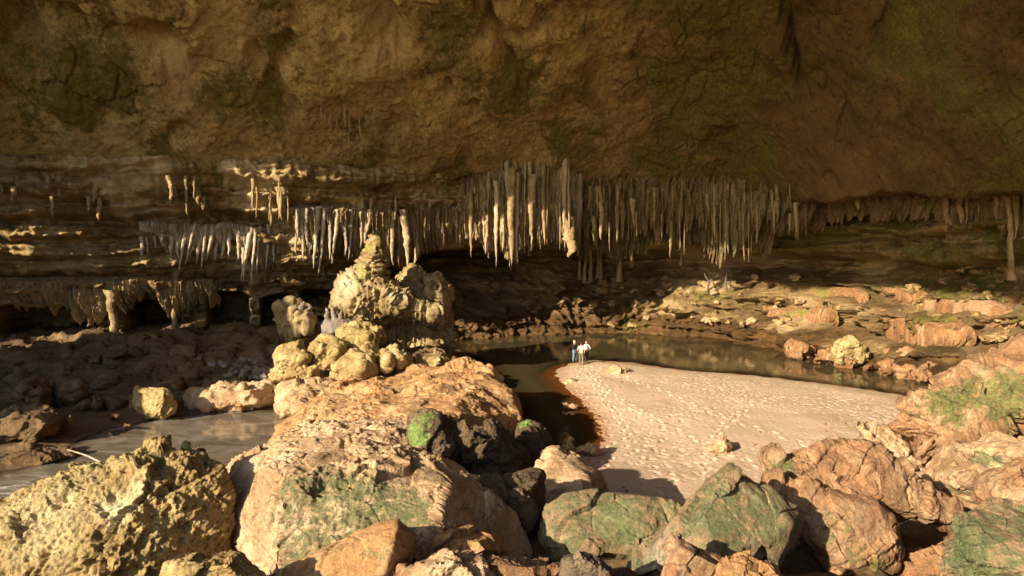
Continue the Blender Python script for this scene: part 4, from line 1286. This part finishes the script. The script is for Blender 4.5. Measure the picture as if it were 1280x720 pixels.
CD = ([540, 640, 725], [61.0, 59.3, 61.8])
drapery('flowstone_curtain', 'broad fluted tan flowstone curtain under the ceiling at cave centre', 572, 726, ([560, 585, 605, 630, 650, 680, 700, 726], [240, 232, 226, 212, 211, 220, 227, 236]),
        ([572, 590, 612, 640, 665, 690, 726], [268, 292, 306, 318, 306, 304, 308]), CD, M_STAL, amp=0.9, jag=14, pale=0.1, seed=1)
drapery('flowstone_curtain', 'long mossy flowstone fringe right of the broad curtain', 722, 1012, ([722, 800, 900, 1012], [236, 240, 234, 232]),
        ([722, 760, 800, 840, 880, 905, 930, 950, 1012], [300, 282, 288, 276, 280, 308, 300, 276, 250]), ([722, 800, 900, 1012], [63.0, 63.5, 61.0, 56.5]), M_STAL, amp=0.9, jag=16, moss=0.6, seed=2, soil_shade=0.4)
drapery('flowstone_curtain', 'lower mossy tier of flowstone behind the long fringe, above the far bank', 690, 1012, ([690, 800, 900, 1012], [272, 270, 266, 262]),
        ([690, 722, 760, 800, 815, 850, 880, 905, 945, 975, 1012], [302, 314, 318, 308, 294, 298, 318, 320, 304, 290, 262]), ([690, 722, 800, 900, 1012], [64.0, 64.8, 65.5, 62.8, 58.0]), M_STAL, amp=0.9, jag=12, moss=0.6, seed=8, soil_shade=0.6, lift=1.6)
drapery('flowstone_curtain', 'dim streaked flowstone sheet behind the row left of the mossy spire', 372, 580, ([372, 470, 580], [262, 262, 258]), ([372, 420, 480, 520, 580], [306, 320, 326, 316, 300]), 'wall', M_STAL, amp=0.6, jag=12, seed=9, soil_shade=0.35, lift=0.4, sink=0.7)
drapery('flowstone_curtain', 'pale cream flowstone fan spreading over the left wall', 172, 352, ([174, 350], [281, 286]), ([172, 180, 195, 215, 240, 262, 300, 322, 345, 352], [292, 318, 300, 320, 322, 306, 304, 332, 316, 294]), 'wall', M_CALCITE, amp=0.55, jag=12, pale=0.2, seed=4, back=1.6, lift=0.5, sink=0.9, bulge=0.2)
drapery('flowstone_curtain', 'dark dripping flowstone fringe high on the far right wall', 1010, 1290, ([1010, 1100, 1290], [236, 240, 244]), ([1010, 1080, 1150, 1200, 1240, 1290], [284, 272, 268, 284, 276, 296]), 'wall', M_STAL, amp=0.8, jag=8, moss=0.5, seed=5, sink=0.6, soil_shade=0.6)
drapery('flowstone_curtain', 'low brown flowstone ledge above the dark hollows of the left wall', -40, 262, ([-20, 260], [352, 350]), ([-20, 60, 100, 120, 160, 180, 210, 260], [380, 372, 392, 400, 376, 370, 392, 372]), 'wall', M_STAL, amp=0.7, jag=12, seed=6, back=1.2, lift=0.3, sink=0.8)
drapery('flowstone_curtain', 'narrow pale flowstone lip along the row left of the mossy spire', 362, 480, ([366, 470], [262, 264]), ([362, 400, 440, 480], [276, 288, 280, 284]), 'wall', M_CALCITE, amp=0.4, jag=10, seed=7, lift=0.4, sink=0.7)
FS = 'flowstone drapes on the right bank'
for sd, (lab, a, b, t_, h_, bl, ms, pl_) in enumerate([
    ('rounded brown-green flowstone drape with ragged hem on the right bank', 1000, 1084, 360, 388, 1.6, 0.45, 0.0),
    ('small brown flowstone tongue right of the ragged drape', 1110, 1154, 362, 386, 1.2, 0.2, 0.0),
    ('bulging orange flowstone drape with pale streaks on the right bank', 1166, 1252, 376, 412, 2.2, 0.0, 0.12),
    ('wide orange flowstone ledge at the far right edge', 1250, 1335, 368, 408, 1.8, 0.0, 0.0),
    ('long low green-brown flowstone shelf above the right bank', 955, 1050, 386, 408, 1.4, 0.4, 0.0),
    ('orange rounded flowstone under the bulging drape', 1125, 1215, 404, 432, 1.4, 0.05, 0.0)]):
    drapery('flowstone', lab, a, b, ([a, b], [t_, t_ + 2]), ([a, a + 8, (a + b) / 2, b - 8, b], [h_ - 8, h_, h_ + 3, h_, h_ - 8]), 'wall', M_FLOW, amp=0.35, jag=6, moss=ms, pale=pl_, seed=11 + sd, group=FS, back=1.8, lift=0.2, bulge=bl * 1.3 + 0.6, sink=0.9)

random.seed(21)
G1 = 'stalactites of the big centre curtain'
# lower hem of the centre curtain: photo column -> hem row
HX = [560, 575, 585, 600, 612, 620, 625, 632, 640, 648, 655, 665, 680, 695, 708, 722]
HY = [302, 300, 318, 312, 318, 332, 310, 328, 330, 334, 310, 316, 318, 312, 318, 322]
TX = [560, 585, 605, 630, 650, 680, 700, 722]
TY = [246, 232, 226, 213, 212, 222, 228, 238]


def size_word(L, r):
    return ('long ' if L > 4.2 else 'short ' if L < 1.8 else 'mid length ') + ('thick ' if r > 0.28 else 'thin ' if r < 0.16 else '')


for k in range(112):
    px = random.choice([588, 606, 622, 634, 642, 650, 662, 676, 690, 704, 716]) + random.gauss(0, 5.5)
    px = min(max(px, 566), 724)
    row = random.random()
    d_ = 58.5 + 4.5 * row + 0.012 * abs(px - 640)
    hem = np.interp(px, HX, HY)
    topy = np.interp(px, TX, TY) + 6 * row
    tipy = topy + (hem - topy) * min(1.0, random.choice([0.35, 0.55, 0.75, 0.9, 1.0, 1.0]) * random.uniform(0.85, 1.05))
    if px < 590 and random.random() < 0.5:
        tipy = topy + random.uniform(12, 30)
    t0 = P(px, topy, d_)
    tip = P(px + random.gauss(0, 1.3), tipy, d_)
    t0[2] = max(t0[2], float(ceil_z(t0[0], t0[1])) + 0.3) if topy < 250 else t0[2]
    L = t0[2] - tip[2]
    r_ = min(0.36, 0.05 + random.random() ** 2.6 * 0.26 + 0.010 * L)
    drip(t0, tip, r_, M_STAL, random.randrange(16), size_word(L, r_) + 'tan stalactite in the big curtain under the ceiling centre', G1, pale=0.3 if random.random() < 0.3 else 0.0)
for (px, ty, by, d_, r_, lab) in [(620, 240, 334, 58.2, 0.26, 'longest pale stalactite hanging low at the left of the centre curtain'), (640, 225, 332, 58.0, 0.42, 'thick ribbed stalactite column at the middle of the centre curtain'),
                                  (646, 230, 330, 58.3, 0.30, 'pale stalactite hanging tight beside the thick ribbed one'), (588, 255, 322, 59.0, 0.22, 'lone stalactite hanging left of the centre curtain'),
                                  (709, 285, 322, 60.5, 0.75, 'broad greenish blunt stalactite at the right of the centre curtain'), (668, 232, 312, 58.5, 0.45, 'wide orange tinted stalactite right of the curtain middle')]:
    drip(P(px, ty - 14, d_), P(px, by, d_), r_, M_STAL, int(px) % 9, lab, G1, moss=0.3 if 'green' in lab else 0.0, pale=0.5 if 'pale' in lab else 0.0)
G2 = 'thin stalactite columns standing on the far bank'
for px, ty, by, r_, lab in [(728, 296, 346, 0.20, 'leftmost thin column of the group right of the curtain'), (733, 300, 350, 0.22, 'pale slender column next to the leftmost column'), (739, 296, 348, 0.3, 'ribbed column in the middle of the slender group'),
                            (748, 298, 344, 0.22, 'slim column with a pale foot in the slender group'), (753, 300, 345, 0.2, 'rightmost slim column of the slender group'),
                            (775, 285, 348, 0.36, 'leaning thick column standing on the far bank'), (794, 285, 330, 0.30, 'grey column beside the dark recess'), (853, 310, 328, 0.16, 'small column inside the dark recess')]:
    d_ = front(px, by - 2) - 0.1
    drip(P(px, ty - 40, d_), P(px - 2, by + 4, d_), r_ * 0.9, M_STAL, 20 + int(px) % 4, lab, G2, nm='dripstone_column', cat='column', pale=0.3)
G3 = 'stalactites fringing the dark wall right of the curtain'
for k in range(80):
    px = random.choice([735, 752, 772, 800, 822, 850, 884, 898, 912, 926, 940, 965, 992]) + random.gauss(0, 7)
    px = min(max(px, 722), 1010)
    row = random.random()
    base = np.interp(px, [722, 800, 900, 1010], [238, 242, 236, 236])
    d_ = np.interp(px, [722, 800, 900, 1010], [62, 62.5, 60.5, 56.5]) - 1.8 + 3.0 * row
    ty = base + 10 + random.choice([0, 0, 22, 45]) * random.uniform(0.5, 1)
    ln = random.uniform(10, 34)
    if 880 < px < 945 and random.random() < 0.55:
        ln += 38
    by = min(ty + ln, 328)
    t0, tip = P(px, ty - 16, d_), P(px, by, d_)
    L = t0[2] - tip[2]
    r_ = 0.06 + random.random() ** 2.4 * 0.30
    drip(t0, tip, r_, M_STAL, random.randrange(16), size_word(L, r_) + 'greenish stalactite in the fringe right of the big curtain', G3, moss=random.choice([0.3, 0.5, 0.7]))
G4 = 'stalactites fringing the far right wall'
for k in range(22):
    px = random.choice([random.uniform(1010, 1075), random.uniform(1180, 1290), random.uniform(1240, 1290)])
    ty = random.uniform(238, 262)
    d_ = front(px, ty - 4, up=0.2)
    by = ty + random.uniform(14, 36) * (2.2 if px > 1250 and random.random() < 0.4 else 1)
    t0, tip = P(px, ty - 14, d_), P(px, by, d_)
    r_ = 0.12 + random.random() * 0.25
    drip(t0, tip, r_, M_STAL, random.randrange(9), size_word(t0[2] - tip[2], r_) + 'dark stalactite on the dim wall at the far right', G4, moss=0.4)
drip(P(1262, 230, front(1262, 240)), P(1258, 350, front(1262, 240)), 0.26, M_STAL, 21, 'tall dark dripstone column at the right edge', None, nm='dripstone_column', cat='column', moss=0.3)
# left: pale fan and rows
G5 = 'pale stalactites of the sunlit fan on the left wall'
fan = [(178, 283, 330, 0), (184, 283, 318, 2), (192, 284, 312, 2), (203, 284, 305, -2), (214, 284, 326, -1), (220, 284, 324, -1), (229, 284, 345, -6), (236, 285, 332, -8), (242, 286, 322, -8), (248, 286, 330, -6),
       (254, 286, 338, -4), (262, 288, 326, -4), (270, 288, 328, -3), (279, 288, 324, -3), (287, 288, 320, -2), (296, 288, 326, -2), (303, 288, 350, -4), (309, 290, 354, -6), (316, 290, 358, -4), (322, 288, 345, -3), (334, 286, 340, -2), (341, 286, 330, -1)]
LD = lambda px: np.interp(px, [0, 170, 345, 450, 560], [43.0, 46.2, 49.0, 51.5, 56.0])
for i, (px, ty, by, dx) in enumerate(fan):
    d_ = front(px, ty, up=0.3) - 0.45 + random.uniform(-0.3, 0.3)
    r_ = random.uniform(0.11, 0.28)
    w = 'curved ' if abs(dx) >= 4 else 'straight '
    drip(P(px - dx, ty - 5, d_ + 0.6), P(px + dx * 0.8, by, d_), r_, M_CALCITE, i % 9, w + size_word((by - ty) * d_ / F, r_) + 'pale stalactite in the sunlit fan on the left wall', G5, pale=0.4)
G6 = 'stalactites in the row left of the mossy spire'
for i, (px, ty, by, dx, r_) in enumerate([(372, 270, 318, -2, 0.25), (378, 268, 326, 0, 0.2), (385, 268, 310, 1, 0.28), (396, 268, 336, -2, 0.24), (403, 268, 342, -4, 0.22), (412, 268, 325, 3, 0.2), (420, 270, 330, -3, 0.24), (430, 268, 320, 1, 0.2), (437, 270, 326, -2, 0.22),
                                          (452, 272, 310, 0, 0.2), (460, 270, 304, -4, 0.24), (468, 272, 318, -3, 0.2), (482, 274, 300, 0, 0.16), (490, 272, 332, 0, 0.26), (497, 276, 300, 1, 0.15), (504, 270, 336, 1, 0.42), (520, 272, 334, -1, 0.34), (531, 274, 300, 0, 0.2), (542, 276, 312, 0, 0.2)]):
    d_ = front(px, ty - 6, up=0.3) - 0.15
    drip(P(px - dx * 0.6, ty - 8, d_), P(px + dx, by, d_), r_, M_CALCITE if px < 460 else M_STAL, i % 9, size_word((by - ty) * d_ / F, r_) + ('pale twisted ' if px < 460 else 'brown ') + 'stalactite in the row left of the mossy spire', G6, pale=0.3)
G7 = 'small stalactites under the upper ledge of the left wall'
for k in range(28):
    px = random.choice([random.uniform(310, 362), random.uniform(60, 300), random.uniform(0, 240), random.uniform(390, 560)])
    ty = random.choice([226, 240, 252]) if px < 365 else random.uniform(246, 262)
    d_ = front(px, ty - 6, up=0.2)
    by = ty + random.uniform(10, 26) + (14 if 310 < px < 362 else 0)
    r_ = random.uniform(0.10, 0.26)
    drip(P(px, ty - 6, d_ + 0.2), P(px, by, d_), r_, M_STAL, k % 9, size_word((by - ty) * d_ / F, r_) + 'stalactite under the upper ledge of the left wall', G7, moss=0.3 if k % 3 == 0 else 0.0)
G8 = 'columns in front of the dark hollows of the left wall'
for px, ty, by, r_, lab in [(219, 330, 425, 0.26, 'slender brown column between the two left hollows and the pool'), (140, 372, 432, 0.42, 'thicker brown column between the two dark left hollows')]:
    d_ = front(px, 345, up=0.3) + 0.1
    drip(P(px, ty - 10, d_), P(px, by + 6, d_), r_, M_STAL, 20 + int(px) % 4, lab, G8, nm='dripstone_column', cat='column')
G9 = 'thin stalactites on the ceiling slope'
for k in range(12):
    px, ty = random.gauss(422, 14), random.uniform(126, 178)
    q = on_ceil(px, ty)
    zc = float(ceil_z(q[0], q[1]))
    drip((q[0], q[1], zc + 0.2), (q[0], q[1], zc - random.uniform(0.5, 1.6)), random.uniform(0.05, 0.12), M_STAL, k % 9, 'thin straw stalactite in the cluster on the ceiling slope', G9)
# stalagmites on the grey ledge and bank
G10 = 'stalagmites above the yellow boulders'
for px, by, h, r_, lab in [(409, 398, 14, .25, 'leftmost grey stalagmite on the ledge'), (419, 397, 17, .28, 'tallest grey stalagmite on the ledge'), (427, 398, 10, .22, 'shortest grey stalagmite on the ledge'), (387, 395, 17, .35, 'dark stalagmite by the small cave mouth'), (376, 396, 20, 0.4, 'blunt dark stalagmite left of the small cave mouth')]:
    d_ = 44.3
    drip(P(px, by + 6, d_), P(px, by - h, d_), r_, M_GREY, int(px) % 9, lab, G10, nm='stalagmite', cat='stalagmite')
# forked dead branches on the bank
M_WOOD = plain('dead_wood', (0.12, 0.085, 0.055), 0.9, 0.3, 12)
M_PALEWOOD = plain('bleached_wood', (0.36, 0.26, 0.19), 0.8, 0.3, 12)


def limb(name, paths, mat, label, cat):
    vs, fs = [], []
    for pts, r0, r1 in paths:
        c = catmull(pts, 14)
        base = len(vs)
        for i, q in enumerate(c):
            t = c[min(i + 1, 13)] - c[max(i - 1, 0)]
            t /= np.linalg.norm(t)
            a = np.cross(t, (0.3, 0.9, 0.2))
            a /= np.linalg.norm(a)
            b = np.cross(t, a)
            r = (r0 + (r1 - r0) * i / 13) * (1 + 0.2 * math.sin(i * 2.1))
            for s in range(8):
                w = s * math.pi / 4
                vs.append(q + r * (math.cos(w) * a + math.sin(w) * b))
        for i in range(13):
            for s in range(8):
                fs.append((base + i * 8 + s, base + i * 8 + (s + 1) % 8, base + i * 8 + 8 + (s + 1) % 8, base + i * 8 + 8 + s))
    vs = np.array(vs)
    o = mesh_from(name, vs, fs, mat, origin=np.array((vs[:, 0].mean(), vs[:, 1].mean(), vs[:, 2].min())))
    return tag(o, label, cat)


def bh(px, py):
    q = wall_hit(px, py)
    return q[1]


dB = bh(886, 360) - 0.4
limb('dead_branch', [([P(884, 366, dB), P(887, 352, dB), P(898, 344, dB), P(908, 338, dB)], 0.12, 0.06), ([P(887, 352, dB), P(882, 346, dB), P(880, 338, dB)], 0.09, 0.05)], M_WOOD, 'forked dead branch leaning on the far bank', 'branch')
limb('dead_branch', [([P(908, 362, dB), P(907, 350, dB), P(910, 336, dB)], 0.13, 0.08)], M_WOOD, 'upright dead stump of branch on the far bank', 'branch')
limb('driftwood', [([P(84, 562, 27), P(98, 566, 26.9), P(112, 571, 26.7), P(126, 578, 26.5)], 0.025, 0.05)], M_PALEWOOD, 'bleached driftwood stick poking from the stream', 'driftwood')

# ------------------------------------------------------------------ people
M_SKIN = plain('skin', (0.52, 0.30, 0.20), 0.6, 0.06)
M_BLOND = plain('light_hair', (0.62, 0.50, 0.32), 0.6, 0.15)
M_HAIR = plain('dark_hair', (0.03, 0.02, 0.014), 0.5, 0.2)
M_BLACK = plain('black_cloth', (0.02, 0.02, 0.022), 0.9, 0.2)
M_JEANS = plain('blue_denim', (0.13, 0.20, 0.29), 0.9, 0.15)
M_KHAKI = plain('olive_cloth', (0.19, 0.14, 0.08), 0.9, 0.15)
M_BEIGE = plain('beige_cloth', (0.52, 0.46, 0.33), 0.9, 0.08)
M_WHITE = plain('white_cloth', (0.75, 0.74, 0.74), 0.9, 0.05)
M_SHOE = plain('shoe_leather', (0.10, 0.08, 0.07), 0.7, 0.1)


def skin_mesh(verts, edges, radii, root):
    me = bpy.data.meshes.new('skin')
    me.from_pydata(verts, edges, [])
    o = bpy.data.objects.new('skin', me)
    col.objects.link(o)
    o.modifiers.new('s', 'SKIN').use_smooth_shade = True
    for i, sv in enumerate(me.skin_vertices[0].data):
        r = radii[i]
        sv.radius = r if hasattr(r, '__len__') else (r, r)
        sv.use_root = (i == root)
    sb = o.modifiers.new('d', 'SUBSURF')
    sb.levels = sb.render_levels = 2
    dg = bpy.context.evaluated_depsgraph_get()
    m2 = bpy.data.meshes.new_from_object(o.evaluated_get(dg))
    bpy.data.objects.remove(o)
    bpy.data.meshes.remove(me)
    return m2


def add_ball(bm, c, s):
    g = bmesh.ops.create_uvsphere(bm, u_segments=16, v_segments=10, radius=1.0)
    for v in g['verts']:
        v.co = Vector((c[0] + v.co.x * s[0], c[1] + v.co.y * s[1], c[2] + v.co.z * s[2]))


def add_rod(bm, a, b, r0, r1):
    a, b = Vector(a), Vector(b)
    q = (b - a).to_track_quat('Z', 'Y').to_matrix().to_4x4()
    q.translation = (a + b) / 2
    bmesh.ops.create_cone(bm, cap_ends=True, segments=8, radius1=r0, radius2=r1, depth=(b - a).length, matrix=q)


def link_part(name, me, mat, parent):
    me.materials.clear()
    me.materials.append(mat)
    for pl in me.polygons:
        pl.use_smooth = True
    o = bpy.data.objects.new(name, me)
    o.parent = parent
    col.objects.link(o)
    return o


def bm_part(name, bm, mat, parent):
    me = bpy.data.meshes.new(name)
    bm.to_mesh(me)
    bm.free()
    return link_part(name, me, mat, parent)


def person(label, px, py, rz, hgt, shirt, trouser, hair, arms, step=0.06, long_sleeve=False):
    q = PZ(px, py, 0.25)
    for _ in range(3):
        q = PZ(px, py, float(sand_z(q[0], q[1])))
    root = bpy.data.objects.new('person', None)
    root.location = q - np.array((0, 0, 0.01))
    root.rotation_euler = (0, 0, rz)
    k = hgt / 1.75
    root.scale = (k, k, k)
    col.objects.link(root)
    tag(root, label, 'person', 'three people standing on the sand tip')
    # joints: the figure faces -y locally
    J = dict(pel=(0, 0, .95), sp=(0, .015, 1.14), ch=(0, .0, 1.32), nk=(0, .01, 1.48), hd=(0, 0, 1.57), top=(0, 0.005, 1.70),
             hl=(.09, 0, .90), hr=(-.09, 0, .90), kl=(.11, -.02 - step, .50), kr=(-.11, -.02 + step * .5, .50), al=(.12, -step * 1.2, .09), ar=(-.12, step, .09),
             tl=(.135, -.17 - step * 1.2, .035), tr=(-.135, -.17 + step, .035), sl=(.185, .01, 1.42), sr=(-.185, .01, 1.42),
             el=arms[0], wl=arms[1], er=arms[2], wr=arms[3])
    names = list(J)
    ix = {n: i for i, n in enumerate(names)}
    E = [('pel', 'sp'), ('sp', 'ch'), ('ch', 'nk'), ('nk', 'hd'), ('hd', 'top'), ('pel', 'hl'), ('pel', 'hr'), ('hl', 'kl'), ('hr', 'kr'), ('kl', 'al'), ('kr', 'ar'), ('al', 'tl'), ('ar', 'tr'),
         ('ch', 'sl'), ('ch', 'sr'), ('sl', 'el'), ('sr', 'er'), ('el', 'wl'), ('er', 'wr')]
    R = dict(pel=(.135, .10), sp=(.125, .095), ch=(.145, .105), nk=.055, hd=(.078, .09), top=(.06, .07), hl=.095, hr=.095, kl=.062, kr=.062, al=.045, ar=.045, tl=.035, tr=.035, sl=.07, sr=.07, el=.045, er=.045, wl=.032, wr=.032)
    body = skin_mesh([J[n] for n in names], [(ix[a], ix[b]) for a, b in E], [R[n] for n in names], ix['pel'])
    bm = bmesh.new()
    bm.from_mesh(body)
    add_ball(bm, (0, -.01, 1.635), (.078, .096, .115))           # skull
    add_rod(bm, (0, -.09, 1.645), (0, -.118, 1.615), .010, .017)  # nose
    for s in (1, -1):
        add_ball(bm, (s * .08, .005, 1.63), (.012, .022, .034))  # ears
        add_ball(bm, (s * .03, -.093, 1.65), (.014, .012, .008))
    add_ball(bm, (0, -.094, 1.575), (.026, .012, .007))
    for e, w in (('el', 'wl'), ('er', 'wr')):
        a, b = Vector(J[e]), Vector(J[w])
        dr = (b - a).normalized()
        sd = dr.cross(Vector((0, 0, 1)) if abs(dr.z) < .8 else Vector((1, 0, 0))).normalized()
        pa = b + dr * .06
        add_ball(bm, tuple(pa), (.034, .034, .04))
        up = dr.cross(sd)
        for fi, ln in enumerate((.075, .085, .08, .062)):
            st = pa + dr * .025 + sd * (fi - 1.5) * .017
            mi = st + dr * ln * .5
            add_rod(bm, st, mi, .009, .009)
            add_rod(bm, mi, mi + (dr + up * .5).normalized() * ln * .5, .009, .007)
        th = pa - dr * .02 + sd * .03
        add_rod(bm, th, th + (dr + sd).normalized() * .06, .011, .008)
    me = bpy.data.meshes.new('body')
    bm.to_mesh(me)
    bm.free()
    link_part('body', me, M_SKIN, root)
    # shirt
    sn = ['pel', 'sp', 'ch', 'sl', 'sr', 'el', 'er'] + (['wl', 'wr'] if long_sleeve else [])
    sj = {n: Vector(J[n]) for n in sn}
    sj['pel'] = Vector((0, 0, .93))
    if not long_sleeve:
        for a, b in (('sl', 'el'), ('sr', 'er')):
            sj[b] = sj[a].lerp(sj[b], .8)
    sr_ = dict(pel=(.175, .14), sp=(.16, .13), ch=(.17, .135), sl=.09, sr=.09, el=.068, er=.068, wl=.05, wr=.05)
    se = [('pel', 'sp'), ('sp', 'ch'), ('ch', 'sl'), ('ch', 'sr'), ('sl', 'el'), ('sr', 'er')] + ([('el', 'wl'), ('er', 'wr')] if long_sleeve else [])
    ii = {n: i for i, n in enumerate(sn)}
    link_part('shirt', skin_mesh([sj[n] for n in sn], [(ii[a], ii[b]) for a, b in se], [sr_[n] for n in sn], 1), shirt, root)
    tn = ['pel', 'hl', 'hr', 'kl', 'kr', 'al', 'ar']
    ii = {n: i for i, n in enumerate(tn)}
    te = [('pel', 'hl'), ('pel', 'hr'), ('hl', 'kl'), ('hr', 'kr'), ('kl', 'al'), ('kr', 'ar')]
    tr_ = dict(pel=(.155, .125), hl=.115, hr=.115, kl=.085, kr=.085, al=.075, ar=.075)
    link_part('trousers', skin_mesh([J[n] for n in tn], [(ii[a], ii[b]) for a, b in te], [tr_[n] for n in tn], 0), trouser, root)
    for a in ('l', 'r'):
        bm = bmesh.new()
        A, T = J['a' + a], J['t' + a]
        add_ball(bm, ((A[0] + T[0]) / 2, (A[1] + T[1]) / 2 - .02, .05), (.052, .145, .052))
        bm_part('shoe', bm, M_SHOE, root)
    bm = bmesh.new()
    add_ball(bm, (0, .012, 1.655), (.09, .102, .118))
    bmesh.ops.delete(bm, geom=[v for v in bm.verts if v.co.y < -.035 and v.co.z < 1.71 or v.co.z < 1.585], context='VERTS')
    bm_part('hair', bm, hair, root)
    return root


person('person in black top and blue jeans with light hair, left of the three', 718, 452.5, math.radians(60), 1.74, M_BLACK, M_JEANS, M_BLOND,
       [(.24, .03, 1.15), (.20, -.16, 1.02), (-.24, .03, 1.15), (-.18, -.18, 1.05)], long_sleeve=True)
person('person in beige shirt and brown trousers seen from behind, middle of the three', 726.5, 456, math.radians(170), 1.72, M_BEIGE, M_KHAKI, M_HAIR,
       [(.27, .02, 1.16), (.24, -.14, .98), (-.26, .02, 1.15), (-.25, -.05, .92)], step=0.10)
person('person in white shirt and black trousers with hand on hip, right of the three', 733, 454, math.radians(-45), 1.72, M_WHITE, M_BLACK, M_HAIR,
       [(.36, .06, 1.18), (.20, -.08, 1.02), (-.25, .03, 1.15), (-.14, -.18, 1.10)])
